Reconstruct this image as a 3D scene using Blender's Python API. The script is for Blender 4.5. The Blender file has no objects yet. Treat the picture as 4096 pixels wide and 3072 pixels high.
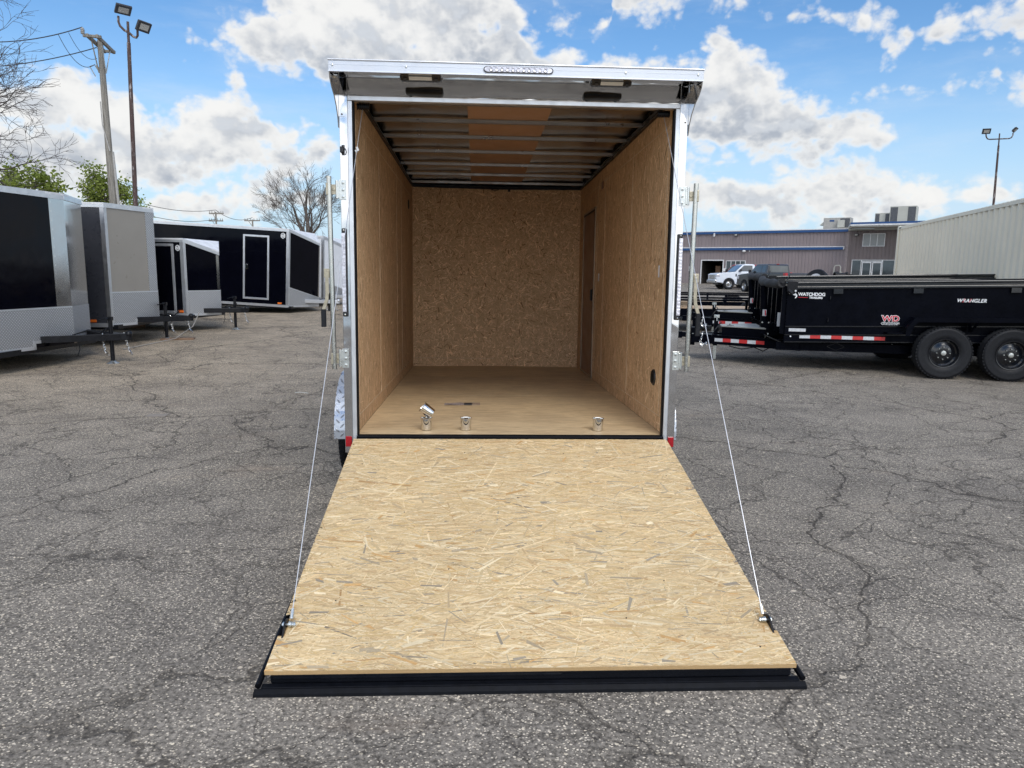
import bpy, math, random
import numpy as np
from math import sin, cos, pi, radians
from mathutils import Vector, Matrix

S = bpy.context.scene
C = S.collection

# ------------------------------------------------------------------ camera
F_PX, PITCH, ROLL, CAM_H = 2846.0, 0.1556, 0.0139, 1.551
FW = Vector((0, cos(PITCH), -sin(PITCH)))
_r = Vector((1, 0, 0)); _u = _r.cross(FW)
RT = cos(ROLL) * _r + sin(ROLL) * _u
UP = -sin(ROLL) * _r + cos(ROLL) * _u
cd = bpy.data.cameras.new('camera')
cd.sensor_fit = 'HORIZONTAL'; cd.sensor_width = 36.0; cd.lens = F_PX / 4096 * 36.0
cd.clip_start = 0.05; cd.clip_end = 6000
cam = bpy.data.objects.new('camera', cd); C.objects.link(cam)
m = Matrix((RT, UP, -FW)).transposed().to_4x4(); m.translation = (0, 0, CAM_H)
cam.matrix_world = m
S.camera = cam
S.view_settings.view_transform = 'Standard'; S.view_settings.look = 'None'
S.view_settings.gamma = 1.0; S.view_settings.use_curve_mapping = False
S.view_settings.exposure = 0.42

SUN_AZ, SUN_EL = radians(163), radians(47)      # clockwise from +Y
sd = Vector((sin(SUN_AZ) * cos(SUN_EL), cos(SUN_AZ) * cos(SUN_EL), sin(SUN_EL)))
sl = bpy.data.lights.new('sun', 'SUN'); sl.energy = 1.35; sl.angle = radians(26); sl.color = (1.0, 0.95, 0.87)
so = bpy.data.objects.new('sun', sl); C.objects.link(so)
so.rotation_euler = sd.to_track_quat('Z', 'Y').to_euler(); so.location = (20, -12, 25)

def gz(Y):                                       # the lot rises gently away from the camera
    return 0.4 * (1 - math.exp(-max(0, Y - 11) / 12.0)) + 0.012 * max(0, min(Y, 90) - 50)
def ray(px, py): return FW + (px - 2048) / F_PX * RT - (py - 1536) / F_PX * UP
def at(px, py, Y):
    d = ray(px, py); return Vector((0, 0, CAM_H)) + d * (Y / d.y)
def plane_uz(P0, D, px, py):                     # where a sight line meets the upright plane P0 + u*D : (u, z)
    d = ray(px, py); n = Vector((-D[1], D[0]))
    t = (P0[0] * n.x + P0[1] * n.y) / (d.x * n.x + d.y * n.y)
    p = d * t
    return (p.x - P0[0]) * D[0] + (p.y - P0[1]) * D[1], CAM_H + p.z

# ------------------------------------------------------------------ node helpers
class NT:
    def __init__(s, tree): s.t = tree; s.n = tree.nodes; s.l = tree.links
    def new(s, typ, **kw):
        nd = s.n.new(typ)
        for k, v in kw.items(): setattr(nd, k, v)
        return nd
    def put(s, sock, v):
        if v is None: return
        if isinstance(v, bpy.types.NodeSocket): s.l.new(v, sock)
        else: sock.default_value = v
    def m(s, op, a, b=None, c=None, clamp=False):
        nd = s.new('ShaderNodeMath', operation=op); nd.use_clamp = clamp
        s.put(nd.inputs[0], a); s.put(nd.inputs[1], b)
        if c is not None: s.put(nd.inputs[2], c)
        return nd.outputs[0]
    def v(s, op, a, b=None, c=None):
        nd = s.new('ShaderNodeVectorMath', operation=op)
        s.put(nd.inputs[0], a); s.put(nd.inputs[1], b)
        if c is not None: s.put(nd.inputs[2], c)
        return nd.outputs['Value'] if op in ('LENGTH', 'DOT_PRODUCT', 'DISTANCE') else nd.outputs[0]
    def scale(s, a, k):
        nd = s.new('ShaderNodeVectorMath', operation='SCALE'); s.put(nd.inputs[0], a); s.put(nd.inputs['Scale'], k); return nd.outputs[0]
    def mix(s, f, a, b, blend='MIX'):
        nd = s.new('ShaderNodeMix', data_type='RGBA', blend_type=blend)
        s.put(nd.inputs[0], f); s.put(nd.inputs[6], a); s.put(nd.inputs[7], b); return nd.outputs[2]
    def ramp(s, f, lo, hi, a=0.0, b=1.0, smooth=True):
        nd = s.new('ShaderNodeMapRange', interpolation_type='SMOOTHSTEP' if smooth else 'LINEAR')
        s.put(nd.inputs[0], f); nd.inputs[1].default_value = lo; nd.inputs[2].default_value = hi
        s.put(nd.inputs[3], a); s.put(nd.inputs[4], b); return nd.outputs[0]
    def noise(s, vec, scale, detail=4, rough=0.55, dist=0.0, col=False, dim='3D'):
        nd = s.new('ShaderNodeTexNoise', noise_dimensions=dim); s.put(nd.inputs['Vector'], vec)
        s.put(nd.inputs['Scale'], scale); nd.inputs['Detail'].default_value = detail
        nd.inputs['Roughness'].default_value = rough; nd.inputs['Distortion'].default_value = dist
        return nd.outputs['Color' if col else 'Fac']
    def voro(s, vec, scale, feature='F1', rnd=1.0, out='Distance', detail=0, rough=0.5, dim='3D'):
        nd = s.new('ShaderNodeTexVoronoi', feature=feature, voronoi_dimensions=dim); s.put(nd.inputs['Vector'], vec)
        s.put(nd.inputs['Scale'], scale); nd.inputs['Randomness'].default_value = rnd
        if detail: nd.inputs['Detail'].default_value = detail; nd.inputs['Roughness'].default_value = rough
        return nd.outputs[out]
    def mapping(s, vec, scale=(1, 1, 1), rot=(0, 0, 0), loc=(0, 0, 0)):
        nd = s.new('ShaderNodeMapping'); s.put(nd.inputs[0], vec)
        nd.inputs['Location'].default_value = loc; nd.inputs['Rotation'].default_value = rot; nd.inputs['Scale'].default_value = scale
        return nd.outputs[0]
    def sep(s, vec):
        nd = s.new('ShaderNodeSeparateXYZ'); s.put(nd.inputs[0], vec); return nd.outputs
    def comb(s, x, y, z):
        nd = s.new('ShaderNodeCombineXYZ'); s.put(nd.inputs[0], x); s.put(nd.inputs[1], y); s.put(nd.inputs[2], z); return nd.outputs[0]

# ------------------------------------------------------------------ world: Nishita sky with cumulus
W = bpy.data.worlds.new('World'); S.world = W; W.use_nodes = True
W.node_tree.nodes.clear(); w = NT(W.node_tree)
sky = w.new('ShaderNodeTexSky', sky_type='NISHITA'); sky.sun_disc = False
sky.sun_elevation = SUN_EL; sky.sun_rotation = SUN_AZ; sky.altitude = 200; sky.air_density = 1.0; sky.dust_density = 0.1; sky.ozone_density = 2.0
tc = w.new('ShaderNodeTexCoord'); D = tc.outputs['Generated']
# cloud banks: (x, top, bottom) read off a 2212 px wide view of the sky, turned into azimuth / elevation outlines
CLOUD_LIT, CLOUD_MID, CLOUD_DARK = (0.70, 0.695, 0.68, 1), (0.50, 0.525, 0.56, 1), (0.33, 0.36, 0.41, 1)
BANKS = [
 ([(440,75,70),(455,50,78),(480,38,90),(520,28,112),(560,28,135),(600,-30,152),(650,-90,168),(700,-90,195),(760,-90,215),(1000,-90,215),(1080,-70,205),(1110,-10,185),(1140,60,175),(1180,100,175),
   (1220,94,180),(1260,108,185),(1300,100,190),(1340,120,195),(1380,118,200),(1440,130,215),(1490,135,300),(1520,112,335),(1560,76,345),(1605,72,352),(1640,95,356),(1670,150,358),(1700,190,358),(1760,212,352),(1800,228,345),(1850,236,337),(1900,248,325),(1950,262,304),(1985,280,276)], 1.0),
 ([(-60,140,420),(0,160,425),(50,178,430),(95,158,430),(150,152,432),(200,165,440),(250,190,440),(290,222,436),(330,238,425),(400,230,412),(450,222,402),(480,180,395),(510,160,395),(540,195,405),(570,245,412),(620,265,395),(680,280,368),(725,300,352),(760,330,320)], 0.9),
 ([(1465,392,380),(1485,378,470),(1530,376,480),(1600,388,488),(1660,392,500),(1690,372,500),(1730,362,496),(1790,340,492),(1850,334,475),(1930,352,470),(2000,374,462),(2080,396,455),(2150,408,450),(2260,425,450)], 1.0),
 ([(380,100,80),(395,66,84),(430,88,104),(445,100,95),(1170,50,45),(1185,30,60),(1225,34,72),(1240,60,50),(1246,50,40),(1262,26,88),(1290,24,88),(1310,55,45),(1320,0,5),(1340,-60,38),(1400,-60,46),(1470,-60,28),(1505,-20,-10),(1840,60,50),(1858,38,66),(1890,30,92),(1935,52,108),(1975,66,100),(1992,88,80),(2008,80,70),(2020,62,86),(2070,28,88),(2110,5,92),(2230,-20,80)], 0.55),
 ([(-60,420,470),(60,430,480),(160,440,482),(250,430,478),(330,428,474),(400,405,474),(470,392,480),(520,396,480),(560,405,470),(640,412,462),(700,436,446),(735,450,440),(1470,342,335),(1490,326,352),(1540,332,362),(1580,340,362),(1598,355,345),(1910,190,180),(1922,168,192),(1955,158,200),(1995,172,194),(2012,190,182),(2140,150,142),(2150,136,152),(2178,138,154),(2190,150,142),(2196,184,176),(2202,160,200),(2230,150,210)], 0.45),
]
K = 4096 / 2212
A0, A1, E0, E1 = -0.80, 0.80, -0.10, 0.70
def outline(pts, aN):
    """float curve: normalised azimuth -> elevation"""
    nd = w.new('ShaderNodeFloatCurve'); cv = nd.mapping.curves[0]
    q = []
    for x, y in pts:
        d = ray(x * K, y * K).normalized()
        q.append(((math.atan2(d.x, d.y) - A0) / (A1 - A0), (math.asin(d.z) - E0) / (E1 - E0)))
    q.sort()
    while len(cv.points) < len(q): cv.points.new(0.5, 0.5)
    for p_, (a_, b_) in zip(cv.points, q): p_.location = (a_, b_); p_.handle_type = 'VECTOR'
    nd.mapping.update(); w.put(nd.inputs['Value'], aN)
    return w.m('MULTIPLY_ADD', nd.outputs[0], E1 - E0, E0)
sx, sy, sz = w.sep(D)[:3]
az = w.m('ARCTAN2', sx, sy); el = w.m('ARCSINE', w.m('MINIMUM', sz, 0.9999))
P2 = w.comb(az, w.m('MULTIPLY', el, 1.3), 0.0)
wr = w.v('SUBTRACT', w.noise(P2, 8, 3, 0.6, col=True, dim='2D'), (0.5, 0.5, 0.5))
ae = w.v('ADD', w.comb(az, el, 0.0), w.v('MULTIPLY', wr, (0.08, 0.045, 0.0)))
wx, wy, _z = w.sep(ae)[:3]
aN = w.m('DIVIDE', w.m('SUBTRACT', wx, A0), A1 - A0, clamp=True)
body = None
for pts_, amp in BANKS:
    tp_ = outline([(x, t_) for x, t_, b_ in pts_], aN); bt_ = outline([(x, b_) for x, t_, b_ in pts_], aN)
    bi = w.m('DIVIDE', w.m('MINIMUM', w.m('SUBTRACT', tp_, wy), w.m('SUBTRACT', wy, bt_)), 0.021)
    bi = w.m('MINIMUM', bi, 1.5 * amp)
    ri = w.m('DIVIDE', w.m('SUBTRACT', wy, bt_), w.m('MAXIMUM', w.m('SUBTRACT', tp_, bt_), 0.02), clamp=True)
    if body is None: body, rel = bi, ri
    else:
        pk = w.m('GREATER_THAN', bi, body)
        rel = w.m('ADD', w.m('MULTIPLY', ri, pk), w.m('MULTIPLY', rel, w.m('SUBTRACT', 1.0, pk))); body = w.m('MAXIMUM', body, bi)
body = w.m('ADD', body, 0.50)
away = w.m('MAXIMUM', w.ramp(w.m('ABSOLUTE', az), 0.74, 0.95), w.ramp(el, 0.46, 0.62))
other = w.m('MULTIPLY', w.m('SUBTRACT', w.noise(w.v('MULTIPLY', D, (1.0, 1.0, 1.6)), 2.6, 3, 0.5), 0.40), 5.0)
body = w.m('MAXIMUM', body, w.m('SUBTRACT', other, w.m('MULTIPLY', w.m('SUBTRACT', 1.0, away), 6.0)))
def detail(off):
    Q = w.v('ADD', P2, (0.0, off, 0.0))
    n = w.noise(Q, 17, 9, 0.60, dim='2D')
    vo = w.voro(w.v('ADD', Q, w.scale(wr, 0.035)), 30, 'F1', detail=2, rough=0.55, dim='2D')
    return w.m('ADD', w.m('MULTIPLY', w.m('SUBTRACT', n, 0.5), 3.1), w.m('MULTIPLY', w.m('SUBTRACT', 0.36, vo), 1.2))
b0 = detail(0)
c0 = w.noise(P2, 15, 4, 0.52, dim='2D'); c1 = w.noise(w.v('ADD', P2, (0.006, 0.019, 0.0)), 15, 4, 0.52, dim='2D')
d0 = w.m('ADD', body, b0)
mask = w.ramp(d0, -0.30, 0.95)
thick = w.ramp(d0, 0.25, 1.9)
lit = w.m('ADD', 0.5, w.m('MULTIPLY', w.m('SUBTRACT', c0, c1), 2.3), clamp=True)
soft = w.noise(P2, 6.5, 4, 0.5, dim='2D')
dk = w.m('ADD', w.m('MULTIPLY', w.ramp(rel, 0.85, 0.10, 0.0, 1.0, False), 0.75), w.m('ADD', w.m('MULTIPLY', w.m('SUBTRACT', soft, 0.5), 1.4), w.m('MULTIPLY', w.m('SUBTRACT', 0.5, lit), 0.9)))
shade = w.m('MULTIPLY', thick, w.ramp(dk, -0.30, 0.90))
ccol = w.mix(shade, CLOUD_LIT, CLOUD_DARK)
ccol = w.mix(w.m('MULTIPLY', w.ramp(lit, 0.42, 0.10), thick), ccol, CLOUD_MID)
sdot = w.v('DOT_PRODUCT', D, tuple(sd))
ccol_s = w.scale(ccol, w.ramp(sdot, -0.05, 1.0, 1.0, 2.9))
bs = w.new('ShaderNodeHueSaturation'); bs.inputs['Saturation'].default_value = 1.22; bs.inputs['Value'].default_value = 1.0
w.put(bs.inputs['Color'], sky.outputs[0])
SKY_K = 0.122
skyc = w.scale(bs.outputs[0], SKY_K)
# thin high veil
veil = w.m('MULTIPLY', w.ramp(w.noise(w.mapping(D, (2.2, 2.2, 9.0), (0.0, 0.5, 0.2)), 1.6, 7, 0.62), 0.44, 0.78), 0.42)
hz = w.ramp(el, 0.30, 0.0, 0.0, 0.93)
skyc = w.mix(hz, skyc, (0.39, 0.53, 0.67, 1))
skyc = w.mix(veil, skyc, (0.52, 0.60, 0.70, 1))
fin = w.mix(w.m('MULTIPLY', mask, 0.97), skyc, ccol_s)
bg = w.new('ShaderNodeBackground'); w.put(bg.inputs[0], fin); bg.inputs[1].default_value = 1.0
wo = w.new('ShaderNodeOutputWorld'); w.l.new(bg.outputs[0], wo.inputs[0])
W.cycles.sampling_method = 'MANUAL'; W.cycles.sample_map_resolution = 512
# ------------------------------------------------------------------ materials
def lin(r, g, b):
    f = lambda c: (c / 255 / 12.92) if c / 255 <= 0.04045 else ((c / 255 + 0.055) / 1.055) ** 2.4
    return (f(r), f(g), f(b), 1)
def newmat(name):
    mt = bpy.data.materials.new(name); mt.use_nodes = True
    t = NT(mt.node_tree); return mt, t, t.n['Principled BSDF']
def bump(t, bs, h, strength=0.3, dist=0.01):
    b = t.new('ShaderNodeBump'); b.inputs['Strength'].default_value = strength; b.inputs['Distance'].default_value = dist
    t.put(b.inputs['Height'], h); t.l.new(b.outputs[0], bs.inputs['Normal'])
def pos(t): return t.new('ShaderNodeTexCoord').outputs['Object']
def paint(name, col, rough=0.4, metal=0.0, var=0.12, vs=6.0, wave=0.0, wscale=3.0, coat=0.0, spec=0.5, rvar=0.15, grime=0.0):
    mt, t, b = newmat(name); p = pos(t)
    n = t.noise(p, vs, 6, 0.6)
    dark = tuple(c * (1 - var) for c in col[:3]) + (1,); lite = tuple(min(1, c * (1 + var)) for c in col[:3]) + (1,)
    cc = t.mix(t.ramp(n, 0.3, 0.7), dark, lite)
    if grime:
        g = t.ramp(t.noise(p, 2.3, 8, 0.7), 0.5, 0.72)
        cc = t.mix(t.m('MULTIPLY', g, grime), cc, (0.16, 0.14, 0.12, 1))
    t.put(b.inputs['Base Color'], cc)
    t.put(b.inputs['Roughness'], t.ramp(t.noise(p, vs * 3.1, 5, 0.6), 0.3, 0.7, max(0.02, rough * (1 - rvar)), min(1, rough * (1 + rvar))))
    b.inputs['Metallic'].default_value = metal; b.inputs['Specular IOR Level'].default_value = spec
    if coat: b.inputs['Coat Weight'].default_value = coat; b.inputs['Coat Roughness'].default_value = 0.05
    if wave: bump(t, b, t.noise(p, wscale, 2, 0.45, 0.4), wave, 0.05)
    return mt
M = {}
M['stainless'] = paint('polished stainless', (0.62, 0.62, 0.63), 0.10, 1.0, 0.03, 3, 0.16, 3.2, rvar=0.4)
M['mirror'] = paint('mirror stainless', (0.66, 0.655, 0.65), 0.05, 1.0, 0.02, 3, 0.18, 2.6, rvar=0.5)
M['nosemirror'] = paint('polished nose sheet', (0.55, 0.55, 0.55), 0.12, 1.0, 0.02, 2, 0.05, 1.2)
M['alu'] = paint('brushed aluminium', (0.62, 0.63, 0.65), 0.38, 1.0, 0.05, 9, 0.0)
M['alutrim'] = paint('aluminium trim', (0.66, 0.68, 0.71), 0.33, 0.75, 0.05, 5, 0.0)
M['whitealu'] = paint('satin white aluminium', (0.60, 0.63, 0.68), 0.34, 0.35, 0.04, 5)
M['chrome'] = paint('steel cup metal', (0.70, 0.69, 0.67), 0.07, 1.0, 0.03, 20)
M['zinc'] = paint('zinc plated steel', (0.60, 0.62, 0.60), 0.30, 0.95, 0.03, 8, rvar=0.2)
M['barsteel'] = paint('bright steel tube', (0.50, 0.50, 0.47), 0.22, 1.0, 0.05, 12, rvar=0.3)
M['galv'] = paint('galvanised roof bow', (0.42, 0.41, 0.40), 0.38, 0.9, 0.04, 3, rvar=0.3)
M['roofin'] = paint('bare inner roof sheet', (0.52, 0.51, 0.50), 0.22, 1.0, 0.05, 3, 0.35, 2.2)
M['khaki'] = paint('zinc dichromate handle', (0.42, 0.38, 0.29), 0.38, 0.7, 0.15, 40)
M['blackpaint'] = paint('black trailer paint', (0.006, 0.007, 0.010), 0.17, 0.0, 0.2, 5, 0.03, 1.5, coat=0.2, rvar=0.35)
M['blacksatin'] = paint('black steel', (0.006, 0.0065, 0.009), 0.36, 0.0, 0.3, 12, rvar=0.3, spec=0.3)
M['dumpblack'] = paint('black powder coat', (0.0025, 0.0031, 0.0060), 0.30, 0.0, 0.25, 4, 0.02, 3.0, rvar=0.3, spec=0.04)
M['charcoal'] = paint('charcoal skin', (0.035, 0.037, 0.045), 0.3, 0.0, 0.1, 3, 0.10, 1.6)
M['tan'] = paint('pewter skin', (0.27, 0.25, 0.22), 0.32, 0.0, 0.04, 1.5, 0.08, 1.3)
M['whiteskin'] = paint('white skin', (0.72, 0.74, 0.77), 0.3, 0.0, 0.03, 2, 0.06, 1.6)
M['blackskin'] = paint('gloss black skin', (0.002, 0.0022, 0.005), 0.08, 0.0, 0.15, 3, 0.12, 1.2, rvar=0.4, spec=0.13)
M['roofwhite'] = paint('white roof', (0.70, 0.71, 0.73), 0.4)
M['rubber'] = paint('rubber', (0.008, 0.009, 0.012), 0.55, 0.0, 0.3, 30, spec=0.3)
M['rubberseal'] = paint('rubber seal', (0.0035, 0.0042, 0.0065), 0.40, 0.0, 0.3, 30, spec=0.14)
M['plasticblack'] = paint('black plastic', (0.012, 0.012, 0.014), 0.4, 0.0, 0.2, 30)
M['lens'] = paint('clear lens', (0.62, 0.62, 0.68), 0.15, 0.3, 0.25, 60)
M['lenswhite'] = paint('frosted lens', (0.40, 0.39, 0.36), 0.4, 0.0, 0.05, 30)
M['lensbright'] = paint('pale light lens', (0.72, 0.70, 0.64), 0.4, 0.0, 0.05, 30)
M['red'] = paint('red reflector', (0.36, 0.006, 0.012), 0.22, 0.0, 0.2, 160, coat=0.4)
M['redtape'] = paint('red tape', (0.50, 0.03, 0.03), 0.35, 0.0, 0.08, 30)
M['whitetape'] = paint('silver tape', (0.55, 0.57, 0.60), 0.35, 0.0, 0.08, 30)
M['amber'] = paint('amber marker', (0.75, 0.16, 0.02), 0.25, 0.0, 0.1, 30)
M['yellow'] = paint('yellow paint', (0.55, 0.42, 0.14), 0.5, 0.0, 0.15, 10)
M['decalwhite'] = paint('white decal', (0.78, 0.80, 0.82), 0.4, 0.0, 0.02, 10)
M['decalred'] = paint('red decal', (0.55, 0.02, 0.04), 0.4, 0.0, 0.02, 10)
M['luan'] = paint('luan ceiling ply', (0.40, 0.235, 0.145), 0.55, 0.0, 0.10, 2.0)
M['doorin'] = paint('door inner ply', (0.26, 0.150, 0.095), 0.5, 0.0, 0.06, 2.0)
M['pipe'] = paint('grey pipe', (0.35, 0.34, 0.32), 0.5)
M['purple'] = paint('mauve metal cladding', (0.215, 0.180, 0.186), 0.55, 0.0, 0.06, 0.35, grime=0.10)
M['blue'] = paint('blue fascia', (0.008, 0.062, 0.20), 0.4, 0.0, 0.05, 1)
M['cream'] = paint('cream container paint', (0.84, 0.79, 0.65), 0.5, 0.0, 0.04, 0.8, grime=0.02)
M['hvac'] = paint('hvac casing', (0.42, 0.42, 0.38), 0.5, 0.0, 0.06, 1)
M['hvacdark'] = paint('hvac grille', (0.07, 0.075, 0.085), 0.5, 0.0, 0.2, 8)
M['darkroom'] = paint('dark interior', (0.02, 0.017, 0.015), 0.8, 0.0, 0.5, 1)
M['glassdark'] = paint('dark window glass', (0.05, 0.06, 0.065), 0.05, 0.0, 0.3, 0.8, coat=0.8)
M['glassgrey'] = paint('grey window with blind', (0.25, 0.26, 0.26), 0.12, 0.0, 0.08, 1.5)
M['framewhite'] = paint('white frame', (0.66, 0.67, 0.68), 0.4)
M['truckwhite'] = paint('white car paint', (0.66, 0.70, 0.77), 0.25, 0.0, 0.03, 1, coat=0.6)
M['truckdark'] = paint('dark grey car paint', (0.035, 0.037, 0.043), 0.22, 0.2, 0.05, 1, coat=0.6)
M['brown'] = paint('rust brown paint', (0.16, 0.05, 0.03), 0.4)
M['tarp'] = paint('rolled mesh tarp', (0.020, 0.020, 0.022), 0.8, 0.0, 0.35, 40)
M['paleplate'] = paint('pale checker lid', (0.30, 0.30, 0.275), 0.32, 0.2, 0.1, 10)
M['paper'] = paint('paper in a clear bag', (0.34, 0.29, 0.29), 0.3, 0.0, 0.25, 16)
M['wirewhite'] = paint('steel cable', (0.62, 0.64, 0.68), 0.3, 0.6, 0.1, 200)
M['wire'] = paint('overhead wire', (0.03, 0.03, 0.035), 0.5)
M['grille'] = paint('chrome grille', (0.5, 0.5, 0.5), 0.2, 0.9)
M['lampblack'] = paint('lamp housing', (0.03, 0.03, 0.035), 0.45)
M['concretewire'] = paint('white plastic scrap', (0.5, 0.5, 0.48), 0.5)

def polemat():                                           # rusty brown steel with flaking light paint
    mt, t, b = newmat('flaking brown pole paint'); p = pos(t)
    f = t.ramp(t.noise(t.mapping(p, (14, 14, 2.2)), 1.0, 7, 0.7), 0.56, 0.62)
    c = t.mix(f, t.mix(t.noise(p, 3, 4), (0.035, 0.022, 0.019, 1), (0.085, 0.045, 0.038, 1)), (0.34, 0.31, 0.30, 1))
    t.put(b.inputs['Base Color'], c); b.inputs['Roughness'].default_value = 0.65; return mt
M['pole'] = polemat()
def woodmat(name, c1, c2, stretch=(30, 30, 1.2), rough=0.8, bmp=0.3):
    mt, t, b = newmat(name); p = pos(t)
    n = t.noise(t.mapping(p, stretch), 1.0, 6, 0.65, 0.6)
    n2 = t.noise(p, 1.3, 3)
    c = t.mix(t.ramp(n, 0.33, 0.68), c1, c2)
    c = t.mix(t.m('MULTIPLY', n2, 0.35), c, tuple(x * 0.6 for x in c1[:3]) + (1,))
    t.put(b.inputs['Base Color'], c); b.inputs['Roughness'].default_value = rough
    bump(t, b, n, bmp, 0.01); return mt
M['oldwood'] = woodmat('weathered pole wood', (0.14, 0.125, 0.105, 1), (0.34, 0.32, 0.28, 1))
M['plank'] = woodmat('brown plank', (0.16, 0.09, 0.055, 1), (0.30, 0.19, 0.12, 1), (2, 30, 30))
M['deckwood'] = woodmat('new deck boards', (0.42, 0.30, 0.20, 1), (0.62, 0.48, 0.34, 1), (1.5, 12, 12))
M['bark'] = woodmat('bark', (0.055, 0.045, 0.038, 1), (0.17, 0.145, 0.125, 1), (12, 12, 3))
M['barkdark'] = woodmat('dark bark', (0.035, 0.028, 0.026, 1), (0.12, 0.095, 0.085, 1), (12, 12, 3))

def tread(name, k=26.0, base=(0.50, 0.51, 0.53), hi=(0.82, 0.83, 0.85), axes='xz', rough=0.25):
    """tread plate: lozenges alternating between two diagonals"""
    mt, t, b = newmat(name); p = pos(t); s = t.sep(p)
    ax = {'x': s[0], 'y': s[1], 'z': s[2]}
    u, v = ax[axes[0]], ax[axes[1]]
    a = t.m('MULTIPLY', t.m('ADD', u, v), k * 0.7071); c = t.m('MULTIPLY', t.m('SUBTRACT', u, v), k * 0.7071)
    fa = t.m('SUBTRACT', t.m('FRACT', a), 0.5); fc = t.m('SUBTRACT', t.m('FRACT', c), 0.5)
    par = t.m('FRACT', t.m('MULTIPLY', t.m('ADD', t.m('FLOOR', a), t.m('FLOOR', c)), 0.5))
    par = t.m('MULTIPLY', par, 2.0)
    par = t.m('ROUND', par)
    ex = t.m('MULTIPLY_ADD', par, 0.34, 0.14); ey = t.m('MULTIPLY_ADD', par, -0.34, 0.48)
    d = t.m('ADD', t.m('POWER', t.m('ABSOLUTE', t.m('DIVIDE', fa, ex)), 2.0), t.m('POWER', t.m('ABSOLUTE', t.m('DIVIDE', fc, ey)), 2.0))
    h = t.ramp(d, 1.0, 0.35)
    t.put(b.inputs['Base Color'], t.mix(h, base + (1,), hi + (1,)))
    b.inputs['Metallic'].default_value = 0.75; t.put(b.inputs['Roughness'], t.ramp(t.noise(p, 30, 3), 0.3, 0.7, rough * 0.8, rough * 1.3))
    bump(t, b, h, 0.35, 0.004); return mt
M['tread_y'] = tread('tread plate front', 30, (0.38, 0.385, 0.395), (0.90, 0.91, 0.93), 'yz', .40)
M['tread_big'] = tread('tread plate fender', 19, (0.52, 0.54, 0.58), (0.30, 0.31, 0.33), 'yz')
M['tread_small'] = tread('tread plate small', 36, (0.40, 0.405, 0.415), (0.90, 0.91, 0.93), 'yz', .40)

def flakemat(name, k1=0.82, k2=1.10, rough=0.75, fine=1.0, tint=(1, 1, 1)):
    mt, t, b = newmat(name)
    at_ = t.new('ShaderNodeAttribute'); at_.attribute_name = 'Col'
    uv = t.new('ShaderNodeUVMap'); uv.uv_map = 'UVMap'
    f = t.noise(t.mapping(uv.outputs[0], (1.1, 16, 1)), 1.0, 5, 0.65)
    p = pos(t); g = t.noise(p, 140, 3, 0.6); l = t.noise(p, 1.1, 4, 0.5)
    k = t.m('MULTIPLY', t.ramp(f, 0.25, 0.75, k1, k2, False), t.ramp(g, 0.3, 0.7, 0.93, 1.06, False))
    k = t.m('MULTIPLY', k, t.ramp(l, 0.3, 0.7, 0.94, 1.05, False))
    c = t.v('MULTIPLY', t.scale(at_.outputs['Color'], k), tint)
    t.put(b.inputs['Base Color'], c); b.inputs['Roughness'].default_value = rough; b.inputs['Specular IOR Level'].default_value = 0.25
    bump(t, b, f, 0.25, 0.002); return mt
M['osb'] = flakemat('strand board', 0.76, 1.12, tint=(1.06, .97, .82))
M['osb_wall'] = flakemat('strand board lining', 0.82, 1.14, 0.7, tint=(1.36, 1.30, 1.22))
def osb_floor():
    mt, t, b = newmat('floor ply'); p = pos(t)
    n = t.noise(t.mapping(p, (4.5, 30, 1), (0, 0, 0.06)), 1.0, 7, 0.72, 1.2)
    n2 = t.noise(t.mapping(p, (9, 90, 1)), 1.0, 4, 0.6)
    blot = t.noise(p, 2.2, 5, 0.55)
    c = t.mix(t.ramp(n, 0.30, 0.70), (0.50, 0.36, 0.20, 1), (0.77, 0.60, 0.375, 1))
    c = t.mix(t.m('MULTIPLY', t.ramp(n2, 0.58, 0.68), 0.6), c, (0.24, 0.15, 0.08, 1))
    c = t.mix(t.m('MULTIPLY', t.ramp(blot, 0.4, 0.7), 0.35), c, (0.33, 0.24, 0.15, 1))
    s = t.sep(p)
    t.put(b.inputs['Base Color'], c); b.inputs['Roughness'].default_value = 0.50; bump(t, b, n, 0.15, 0.003)
    return mt
M['floorply'] = osb_floor()

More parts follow.
